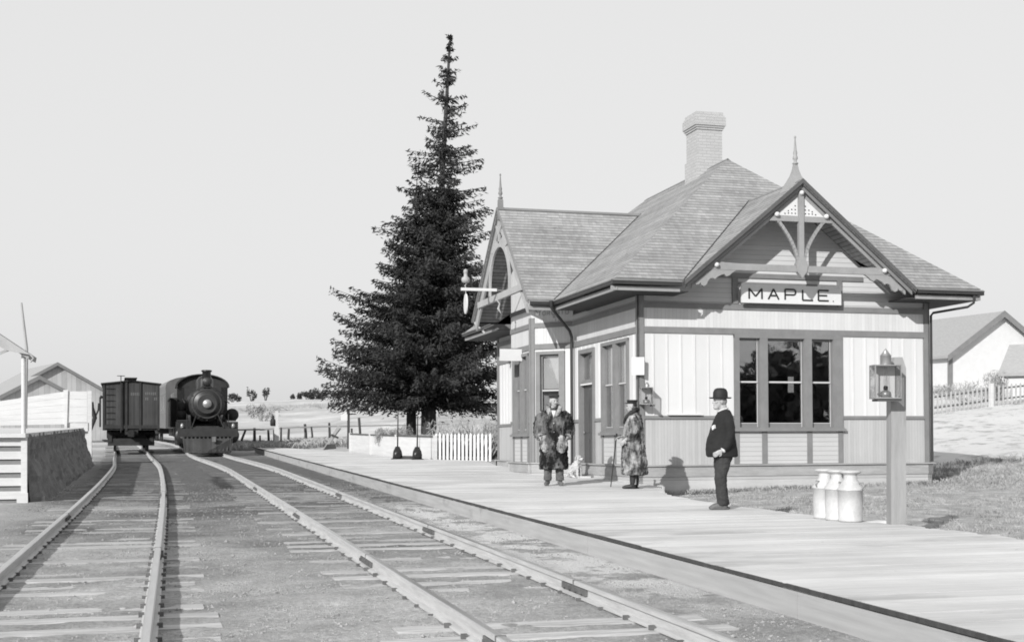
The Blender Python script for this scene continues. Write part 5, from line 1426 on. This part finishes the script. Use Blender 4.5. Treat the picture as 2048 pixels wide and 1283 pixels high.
def gable_house(name, label, cat, loc, rz, w_, ln, eh, ph, wallm, roofm, ov=.3, extra=None):
    r = thing(name, label, cat, loc, rz)
    q = MB(); q.prism([(-w_ / 2, 0, -1), (-w_ / 2, 0, eh), (0, 0, ph), (w_ / 2, 0, eh), (w_ / 2, 0, -1)], (0, 1, 0), ln); q.build('wall', wallm, r)
    q = MB(); k = (ph - eh) / (w_ / 2)
    for s in (-1, 1):
        q.prism([(0, -ov, ph + .02), (s * (w_ / 2 + ov), -ov, eh - ov * k + .02), (s * (w_ / 2 + ov), -ov, eh - ov * k + .14), (0, -ov, ph + .16)], (0, 1, 0), ln + 2 * ov)
    q.build('roof', roofm, r)
    q = MB()
    for s in (-1, 1): q.prism([(0, -ov - .03, ph - .12), (s * (w_ / 2 + ov), -ov - .03, eh - ov * k - .12), (s * (w_ / 2 + ov), -ov - .03, eh - ov * k + .16), (0, -ov - .03, ph + .18)], (0, 1, 0), .04)
    q.build('bargeboard', 'trim', r)
    if extra: extra(r)
    return r
gable_house('barn', 'large pale grey barn with a wide gabled roof behind the board fence', 'barn', (-7.9, 116, 0), R(14), 10.2, 14, 3.5, 6.4, 'pale_wood', 'roof_far', .4)
gable_house('barn', 'smaller barn with vertical boards standing in front of the large one', 'barn', (-8.0, 99, 0), R(18), 5.2, 8, 3.3, 4.7, 'pale_wood', 'roof_far', .3)

# ------------------------------------------------------------------ right: house, shed, picket fence
def hx(r):
    q = MB(); q.box(-2.86, -.06, -.5, -2.66, .06, 2.5); q.build('corner_board', 'trim', r)
    q = MB(); q.box(-.95, -.04, .35, .55, .0, .95); q.build('window', 'trim', r)
gable_house('house', 'white gabled house with a grey shingled roof beyond the picket fence', 'house', (38.0, 51.5, 2.15), R(2), 5.6, 12, 2.45, 4.35, 'white', 'roof_far', .28, hx)
gable_house('shed', 'small pale shed at the right edge in front of the house', 'shed', (36.2, 44.0, 2.0), R(35), 2.4, 2.6, 1.55, 2.6, 'white_wash', 'roof_far', .2)
def picket_fence(root, pts, h, pitch, pw, mat, top=True, zf=None, railz=(.25, .75), pk='picket'):
    ln = 0
    for (x0, y0), (x1, y1) in zip(pts, pts[1:]):
        L = math.hypot(x1 - x0, y1 - y0); n = int(L / pitch); ax, ay = (x1 - x0) / L, (y1 - y0) / L
        for i in range(n + 1):
            t = i / max(n, 1); x, y = x0 + (x1 - x0) * t, y0 + (y1 - y0) * t; z = (zf or gz)(x, y)
            hh = h * (1 + .02 * math.sin(i * 2.3)); le = .006 * math.sin(i * 5.1)
            q = MB(); q.prism([(x - ax * pw / 2, y - ay * pw / 2, z), (x + ax * pw / 2, y + ay * pw / 2, z), (x + ax * (pw / 2 + le), y + ay * pw / 2, z + hh - pw * .8), (x + ax * le, y, z + hh), (x - ax * (pw / 2 - le), y - ay * pw / 2, z + hh - pw * .8)], (-ay, ax, 0), .022)
            q.build(pk, mat, root)
        q = MB(); m_ = max(2, int(L / 1.5)); bx_, by_ = -ay * .05, ax * .05
        for rz_ in railz:
            for i in range(m_):
                a = (x0 + (x1 - x0) * i / m_, y0 + (y1 - y0) * i / m_); b = (x0 + (x1 - x0) * (i + 1) / m_, y0 + (y1 - y0) * (i + 1) / m_)
                q.bar((a[0] + bx_, a[1] + by_, (zf or gz)(*a) + h * rz_), (b[0] + bx_, b[1] + by_, (zf or gz)(*b) + h * rz_), .05, .07, (0, 0, 1))
        q.build('rail', 'trim_dark', root)
r = thing('picket_fence', 'weathered picket fence running along the snowy bank below the house', 'fence')
picket_fence(r, [(27.6, 44.2), (36.5, 42.6)], .80, .175, .07, 'bay_trim', railz=(.3, .82))
q = MB()
for x, y in ((28.2, 44.0), (31.6, 43.4), (34.9, 42.8)): z = gz(x, y); q.box(x - .07, y - .07, z - .2, x + .07, y + .07, z + .9)
q.build('fence_post', 'white_wash', r)

# picket fence joining the station
r = thing('picket_fence', 'white picket fence between the station wall and the low board fence', 'fence')
picket_fence(r, [(9.45, 43.6), (10.95, 41.95)], .95, .158, .088, 'white', zf=lambda x, y: .2, railz=(.12, .86))
# low board fence going away from it
r = thing('board_fence', 'low white board fence with a dark top rail along the back of the platform', 'fence')
q = MB(); F_ = [(9.42, 43.6), (8.75, 47.3), (8.3, 50.5), (8.1, 54.5)]
for a, b in zip(F_, F_[1:]):
    q.bar((a[0], a[1], .60), (b[0], b[1], .60), .03, .78, (0, 0, 1))
q.build('boards', 'white_wash', r)
q = MB()
for a, b in zip(F_, F_[1:]): q.bar((a[0], a[1], 1.02), (b[0], b[1], 1.02), .10, .05, (0, 0, 1))
q.build('top_rail', 'trim_dark', r)
for i, (x, y) in enumerate(F_):
    q = MB(); q.box(x - .07, y - .09, .1, x + .05, y + .05, 1.06); q.build('post', 'white_wash', r)

# upright levers by the fence
def lever(x, y, lab, h=1.72):
    r = thing('lever_stand', lab, 'lever stand', (x, y, .22), 0, 'switch lever stands beside the low fence')
    q = MB(); q.prism([(-.16, -.10, 0), (.16, -.10, 0), (.13, -.10, .30), (.05, -.10, .46), (-.05, -.10, .46), (-.13, -.10, .30)], (0, 1, 0), .2); q.box(-.2, -.16, 0, .2, .16, .05); q.build('base', 'iron_dull', r)
    q = MB(); q.tube([(0, 0, .3), (.02, 0, h)], [.028, .018], 8); q.build('lever', 'iron_dull', r)
    q = MB(); q.lathe([(.06, -.13), (.15, -.12), (.15, -.10)], (0, 0, .18), 14, 'y'); q.build('wheel', 'iron', r)
lever(8.15, 43.9, 'dark iron lever stand with a tall rod, left of the pair by the low fence', 1.62)
lever(8.70, 43.2, 'dark iron lever stand with a tall rod, right of the pair and nearer the pickets', 1.50)
r = thing('fence_rail', 'short dark timber lying between the two lever stands', 'timber', (8.42, 43.75, .24), R(-50)); q = MB(); q.box(-.4, -.06, 0, .4, .06, .12); q.build('timber', 'old_wood', r)

# posts and wire beyond the platform end
def onpx(px, zc):
    a = math.atan2(718, 2570); x = (px - 1024) / 2570 * zc
    return (math.cos(a) * x + math.sin(a) * zc, -math.sin(a) * x + math.cos(a) * zc)
rf_ = thing('wire_fence', 'rough post and rail fence across the end of the yard', 'fence')
PX = [(470, 1.05, .0), (484, 1.02, .12), (509, 1.15, 0), (520, .72, .0), (537, 1.08, .02), (549, 1.05, .02), (562, 1.18, -.01), (577, 1.05, -.02), (611, 1.22, .04), (624, 1.05, .04), (659, 1.28, .02)]
for i, (px, h, le) in enumerate(PX):
    x, y = onpx(px, 76 + (i % 3) * .4); z = gz(x, y); w2 = .06 + .03 * ((i * 7) % 3) / 2
    q = MB(); q.tube([(x, y, z - .2), (x + le * .4, y, z + h * .5), (x - le, y, z + h)] if i != 1 else [(x - .1, y, z - .2), (x, y, z + h * .5), (x + .2, y, z + h)], [w2 * 1.15, w2, w2 * .85], 7); q.build('post', 'old_wood', rf_)
q = MB()
P0 = [onpx(p, 76.3) for p in (455, 520, 600, 680, 780, 900)]
for k, zr_ in enumerate((1.05,)):
    for a, b in zip(P0, P0[1:]): q.bar((a[0], a[1], gz(*a) + zr_), (b[0], b[1], gz(*b) + zr_ + .02), .05, .09)
q.build('rail', 'trim', rf_)
x, y = onpx(553, 74); r = thing('signal_post', 'white post carrying a dark lantern, standing in the yard fence', 'signal post', (x, y, gz(x, y)))
q = MB(); q.box(-.13, -.1, -.2, .13, .1, 1.25); q.box(-.07, -.07, 1.25, .09, .07, 2.15); q.build('post', 'white_wash', r)
q = MB(); q.lathe([(.10, 0), (.16, .04), (.16, .34), (.08, .42), (.09, .50), (.03, .62)], (-.20, 0, 1.28), 12); q.bar((-.32, 0, 1.7), (.1, 0, 1.45), .05, .05, (0, 1, 0)); q.build('lantern', 'iron_dull', r)
x, y = onpx(697, 64.5); r = thing('mile_board', 'dark post with a small white square board, behind the end of the low fence', 'sign post', (x, y, .2))
q = MB(); q.box(-.06, -.06, -.1, .06, .06, 1.9); q.build('post', 'old_wood', r)
q = MB(); q.box(-.40, -.09, 1.40, -.07, -.06, 1.80); q.build('board', 'white', r)
q = MB(); q.tube([(.17, 0, -.1), (.16, 0, 1.0)], .05, 7); q.build('short_post', 'old_wood', r)
x, y = onpx(662, 64.5); r = thing('crossing_boards', 'leaning weathered boards propped up near the end of the platform', 'boards', (x, y, .1))
q = MB(); q.bar((-.35, 0, 0), (.42, .05, 1.22), .14, .06, (0, 1, 0)); q.bar((-.05, .12, .35), (.50, .12, 1.10), .05, .05, (0, 1, 0)); q.build('plank', 'grey_wood', r)
q = MB(); q.bar((.0, -.08, .78), (.36, -.08, .62), .10, .05, (0, 1, 0)); q.prism([(-.40, -.1, 0), (.28, -.1, 0), (.2, -.1, .3), (-.2, -.1, .3)], (0, 1, 0), .3); q.build('base', 'old_wood', r)
x, y = onpx(780, 68); r = thing('fence_post', 'short leaning post in the pale field behind the low fence', 'post', onpx(720, 70) + (gz(*onpx(720, 70)),))
q = MB(); q.tube([(.06, 0, 0), (-.06, 0, 1.55)], .07, 7); q.build('post', 'old_wood', r)

# ------------------------------------------------------------------ trees and plants
def mesh_arrays(name, V, F, mat, parent=None, loc=None):
    me = bpy.data.meshes.new(name)
    V = np.asarray(V, np.float32); F = np.asarray(F, np.int32); k = F.shape[1]
    me.vertices.add(len(V)); me.vertices.foreach_set('co', V.ravel())
    me.loops.add(F.size); me.loops.foreach_set('vertex_index', F.ravel())
    me.polygons.add(len(F)); me.polygons.foreach_set('loop_start', np.arange(0, F.size, k, dtype=np.int32)); me.polygons.foreach_set('loop_total', np.full(len(F), k, np.int32))
    me.update(calc_edges=True); me.materials.append(MT[mat])
    o = bpy.data.objects.new(name, me); sc.collection.objects.link(o)
    if parent is not None: o.parent = parent
    if loc is not None: o.location = loc
    return o
def cards(rnd, C, size, stretch=2.0, dirs=None, jit=.6):
    """one small leaf-shaped quad at each centre"""
    n = len(C); d = rnd.normal(size=(n, 3)) * jit
    if dirs is not None: d += dirs
    d /= np.linalg.norm(d, axis=1, keepdims=True) + 1e-9
    u = np.cross(d, rnd.normal(size=(n, 3))); u /= np.linalg.norm(u, axis=1, keepdims=True) + 1e-9
    s = (size * (0.6 + 0.8 * rnd.rand(n)))[:, None] if not np.isscalar(size) else (size * (0.6 + 0.8 * rnd.rand(n)))[:, None]
    a = d * s * stretch / 2; b = u * s / 2
    V = np.stack([C - a, C + b * .9 - a * .1, C + a, C - b * .9 - a * .1], 1).reshape(-1, 3)
    F = np.arange(n * 4).reshape(n, 4)
    return V, F
def spruce(loc, H, seed):
    from mathutils import noise as mnz
    r = thing('spruce_tree', 'tall dark spruce with two trunks behind the picket fence', 'tree', loc)
    rnd = np.random.RandomState(seed)
    C = []; D = []; bm_ = MB()
    def crown(H, PR, base, lean, zlow, dens, heart):
        dz = [p[0] for p in PR]; rr = [p[1] for p in PR]
        ax = lambda z: base + lean * ((z / H) ** 1.1) * np.array([.963, -.269, 0])
        z = H - .12
        while z > zlow:
            top = H - z; R_ = np.interp(top, dz, rr)
            nb = int(4 + 3.2 * min(R_, 3.2)); a0 = rnd.rand() * 6.28
            for k in range(nb):
                az = a0 + k * 2 * math.pi / nb + rnd.normal() * .35
                if rnd.rand() < (.38 if top < 6.5 else .16): continue
                L = R_ * ((0.42 if top < 7.5 else .50) + (0.72 if top < 7.5 else .55) * rnd.rand()) * (1 + .22 * mnz.noise(Vector((math.cos(az) * 1.3, math.sin(az) * 1.3, z * .55 + seed))) * 1.6)
                if rnd.rand() < .12: L *= 1.25
                L = min(L, R_ * (1.12 if top > 9 else 1.3))
                dirv = np.array([math.cos(az), math.sin(az), 0])
                if dirv[0] * -.963 + dirv[1] * .27 > .3 and top > 10.5: L *= 1.10
                z0 = z + rnd.uniform(-.14, .14); o = ax(z0) + np.array([0, 0, z0])
                rise = .12 if top < 4 else -.02 - .16 * min(1, top / 12); tip = .16 + .26 * rnd.rand(); rise += rnd.normal() * .10
                m = max(4, int(L / .12)); side = np.array([-dirv[1], dirv[0], 0]); pts = []
                bend = rnd.normal() * .12
                for i in range(m + 1):
                    t = i / m
                    pts.append(o + dirv * L * t + side * bend * L * t * t + np.array([0, 0, rise * L * t + tip * L * t ** 2.6 * (0.35 if top < 4 else .6)]))
                if L > .5: bm_.tube([tuple(p) for p in (pts[0], pts[m // 2], pts[-1])], [.022 + .014 * L, .016, .006], 5)
                for i in range(0 if L < 1.0 else max(1, m // 6), m + 1):
                    t = i / m
                    wdt = (.05 + .30 * L ** .6 * (1 - t) ** .7 * min(1, t * 3 + .2))
                    nn = int(dens * (9 + 16 * wdt) * (.6 if top < 4 else .85 if top < 7.0 else 1)); sd = rnd.uniform(-1, 1, (nn, 1)); sd = np.sign(sd) * np.abs(sd) ** .8
                    q = pts[i] + side * sd * wdt + dirv * np.abs(sd) * -.25 * wdt + rnd.normal(size=(nn, 3)) * .030
                    hang = np.abs(rnd.normal(size=nn)) * (.05 + .20 * min(1, top / 9)) * (1 - .5 * t)
                    q[:, 2] -= hang
                    C.append(q); D.append(dirv * .7 + side * sd * .7 + np.array([0, 0, -.35]))
            z -= (.16 + .20 * rnd.rand()) * (1.25 if top < 7 else 1)
        for zz in np.arange(zlow, H - heart, .12):
            R_ = np.interp(H - zz, dz, rr) * .42; n = int(34 * R_)
            a = rnd.rand(n) * 6.28; rad = R_ * np.sqrt(rnd.rand(n))
            q = np.stack([rad * np.cos(a), rad * np.sin(a), np.full(n, zz) + rnd.normal(size=n) * .12], 1) + ax(zz)
            C.append(q); D.append(np.repeat(np.array([[0, 0, -.5]]), n, 0))
        return ax
    ax = crown(H, [(0.0, .03), (.6, .22), (1.3, .45), (2.2, .80), (3.6, 1.25), (5.2, 1.50), (7, 2.0), (9, 2.7), (10.6, 3.1), (11.8, 3.8), (12.9, 4.5), (14.0, 4.2), (15.0, 3.2)], np.array([.1, 0, 0]), .88, 2.2, 1.0, 6.0)
    crown(11.6, [(0, .25), (1.0, .8), (2.2, 1.2), (4, 1.8), (6.0, 2.5), (7.5, 2.9), (9, 3.0), (11.5, 2.8)], np.array([-.62, .2, 0]), .42, 2.6, 1.0, 5.0)
    C = np.concatenate(C); D = np.concatenate(D)
    V, F = cards(rnd, C, .062, 3.0, D, .45)
    mesh_arrays('crown', V, F, 'needles', r)
    q = MB(); pts = [(0.15, 0, -.3), (0.12, 0, .2), (.1, 0, 2.5)] + [tuple(ax(zz) + np.array([0, 0, zz])) for zz in np.arange(4, H, 1.5)] + [tuple(ax(H) + np.array([0, 0, H]))]
    n_ = len(pts); q.tube(pts, [.46, .34, .28] + [.22 * (1 - i / (n_ - 2)) ** 1.3 + .012 for i in range(n_ - 3)], 10)
    q.build('trunk', 'bark', r)
    q = MB(); q.tube([(-.58, .2, -.3), (-.56, .2, .3), (-.56, .2, 3.0), (-.45, .2, 7), (-.4, .1, 9.4), (-.35, .1, 11.2)], [.30, .22, .18, .12, .06, .012], 9); q.build('trunk', 'bark', r)
    bm_.build('branches', 'bark', r)
    return r
sx, sy = onpx(852, 52)
spruce((sx, sy, .2), 16.9, 11)

def bush(name, label, cat, x, y, w_, h, n, mat, group=None, twig=False, size=.09, seed=1, z=None, lift=0.0):
    r = thing(name, label, cat, (x, y, gz(x, y) if z is None else z), 0, group)
    rnd = np.random.RandomState(seed)
    nb = 9; cs = []
    for i in range(nb):
        cs.append(((rnd.rand() - .5) * w_ * .75, (rnd.rand() - .5) * w_ * .35, lift + h * (.25 + .5 * rnd.rand()), w_ * (.12 + .14 * rnd.rand()), h * (.18 + .22 * rnd.rand())))
    C = []
    for cx, cy, cz, rw, rh in cs:
        k = n // nb; v = rnd.normal(size=(k, 3)); v /= np.linalg.norm(v, axis=1, keepdims=True); rad = rnd.rand(k, 1) ** .45
        C.append(np.array([cx, cy, cz]) + v * rad * np.array([rw, rw, rh]))
    C = np.concatenate(C); C[:, 2] = np.maximum(C[:, 2], .02)
    V, F = cards(rnd, C, size, 2.2 if not twig else 7, np.array([[0, 0, 1.0]]) if twig else None)
    mesh_arrays('foliage', V, F, mat, r)
    q = MB()
    for cx, cy, cz, rw, rh in cs[:6]: q.tube([(cx * .15, cy * .2, -.1), (cx * .6, cy * .6, cz * .6), (cx, cy, cz)], [.04 * h, .025 * h, .008 * h], 5)
    q.build('stem', 'bark' if not twig else 'twig', r)
    return r
SK = 'small trees on the skyline of the field'
k = 0
for px, w2, h, lab in ((466, 3.2, 3.8, 'thin tree at the far left of the skyline beside the locomotive'), (476, 3.0, 3.2, 'small thin tree, second on the skyline right of the locomotive'),
                       (504, 3.6, 5.2, 'taller open tree with forked crown on the field skyline'), (531, 3.0, 4.8, 'leaning dark small tree on the skyline above the white post'),
                       (586, 1.8, 2.4, 'very small thin bush on the skyline left of the dark clump'), (600, 2.4, 3.4, 'narrow upright bush on the skyline left of the dark clump'),
                       (615, 4.4, 4.2, 'dark rounded bush on the skyline, left one of a clump'), (634, 5.2, 5.2, 'largest dark bush on the skyline, nearest the spruce')):
    k += 1
    zc = 370; x, y = onpx(px, zc)
    bush('field_tree', lab, 'tree', x, y, w2 * .85, h * .72, 700 if k > 6 else 240, 'needles_far', SK, size=.30, seed=20 + k, lift=h * .15 if k < 6 else 0, z=gz(x, y) - .3)
for i, (px, zc, w2, h, lab) in enumerate(((524, 190, 5, 2.6, 'round leafless bush in the middle of the field'), (580, 235, 14, 1.4, 'long low hedge row crossing the field'), (650, 235, 8, 1.2, 'short low hedge row in the field near the spruce'), (500, 235, 7, 1.0, 'faint low hedge at the left of the field'))):
    x, y = onpx(px, zc); bush('field_bush', lab, 'bush', x, y, w2, h, 900, 'bark' if i == 0 else 'dry_grass', 'bushes scattered over the pale field', True, .05, 40 + i)
# pale shrubs behind the fences
for i, (px, zc, w2, h, lab) in enumerate(((915, 46.5, 3.2, 1.45, 'pale leafless shrub behind the pickets, left of the station'), (970, 45.5, 2.6, 1.55, 'pale leafless shrub behind the pickets against the station'), (790, 50, 1.6, 1.15, 'low dark-stemmed shrub behind the low board fence by the spruce trunks'))):
    x, y = onpx(px, zc); bush('shrub', lab, 'shrub', x, y, w2, h, 2600, 'twig', 'bare shrubs behind the white fences', True, .022, 60 + i)
for i, (px, zc, w2, h, lab) in enumerate(((1950, 53.5, 4.4, .85, 'bare grey hedge in front of the house wall'), (2025, 53.5, 3.4, 1.1, 'bare grey hedge at the right edge beside the shed'))):
    x, y = onpx(px, zc); bush('shrub', lab, 'shrub', x, y, w2, h, 1800, 'twig', 'bare hedge shrubs in front of the house', True, .03, 70 + i)
# wooded ground across the road, behind the camera (mirrored in the station windows)
rnd = np.random.RandomState(2)
C = []
for i in range(60):
    x = -30 + 90 * rnd.rand(); y = -62 + 14 * rnd.rand(); h = 8.5 + 4.5 * rnd.rand(); w2 = 2.5 + 2.5 * rnd.rand(); k = 420
    v = rnd.normal(size=(k, 3)); v /= np.linalg.norm(v, axis=1, keepdims=True)
    C.append(np.array([x, y, h * .5]) + v * (rnd.rand(k, 1) ** .4) * np.array([w2, w2, h * .5]))
V, F = cards(rnd, np.concatenate(C), .9, 1.4)
o = mesh_arrays('woodland', V, F, 'needles_far'); tag(o, 'dark woodland across the road', 'woodland', kind='stuff')

# grass: tufts on the right, weeds along the building and fences
def grass(name, label, pts, hmin, hmax, mat, seed):
    rnd = np.random.RandomState(seed); V = []; F = []; k = 0
    for (x, y) in pts:
        z = gz(x, y); nb = rnd.randint(5, 10)
        for j in range(nb):
            a = rnd.rand() * 6.28; h = hmin + (hmax - hmin) * rnd.rand(); l = h * (.2 + .6 * rnd.rand()); w2 = .004 + .005 * rnd.rand()
            bx, by = x + rnd.normal() * .04, y + rnd.normal() * .04; dx, dy = math.cos(a), math.sin(a)
            V += [(bx - dy * w2, by + dx * w2, z - .01), (bx + dy * w2, by - dx * w2, z - .01), (bx + dx * l * .6, by + dy * l * .6, z + h * .75), (bx + dx * l, by + dy * l, z + h * .9)]
            F += [(k, k + 1, k + 2), (k, k + 2, k + 3)]; k += 4
    o = mesh_arrays(name, V, F, mat); tag(o, label, 'grass', kind='stuff')
rnd = np.random.RandomState(8)
P = []
from mathutils import noise as mno
while len(P) < 5200:
    x = 8.9 + 13 * rnd.rand(); y = 12 + 16 * rnd.rand()
    if x > 9.7 and y > 25.15 and x < 16.9: continue
    if y > 22.4 and x < 10: continue
    if mno.noise(Vector((x * .7, y * .7, 0))) < -.02 and rnd.rand() < .8: continue
    P.append((x, y))
grass('grass', 'short winter grass between the platform and the station', P, .02, .075, 'green_grass', 1)
P = [(9.9 + 7 * rnd.rand(), 25.18 - .22 * rnd.rand() ** 2) for _ in range(500)] + [(17 + 9 * rnd.rand(), 24 + 8 * rnd.rand()) for _ in range(2500)]
grass('grass', 'darker grass growing along the foot of the station wall', P, .03, .13, 'green_grass', 2)
P = [(9.9 + 3.0 * rnd.rand(), 44.0 + 7 * rnd.rand()) for _ in range(4000)]
grass('grass', 'tall dry grass behind the picket fence', P, .35, .95, 'dry_grass', 3)
P = []
for _ in range(2200):
    x, y = onpx(rnd.uniform(460, 720), rnd.uniform(68, 80)); P.append((x, y))
grass('grass', 'dry weeds along the post and rail fence', P, .12, .5, 'dry_grass', 4)
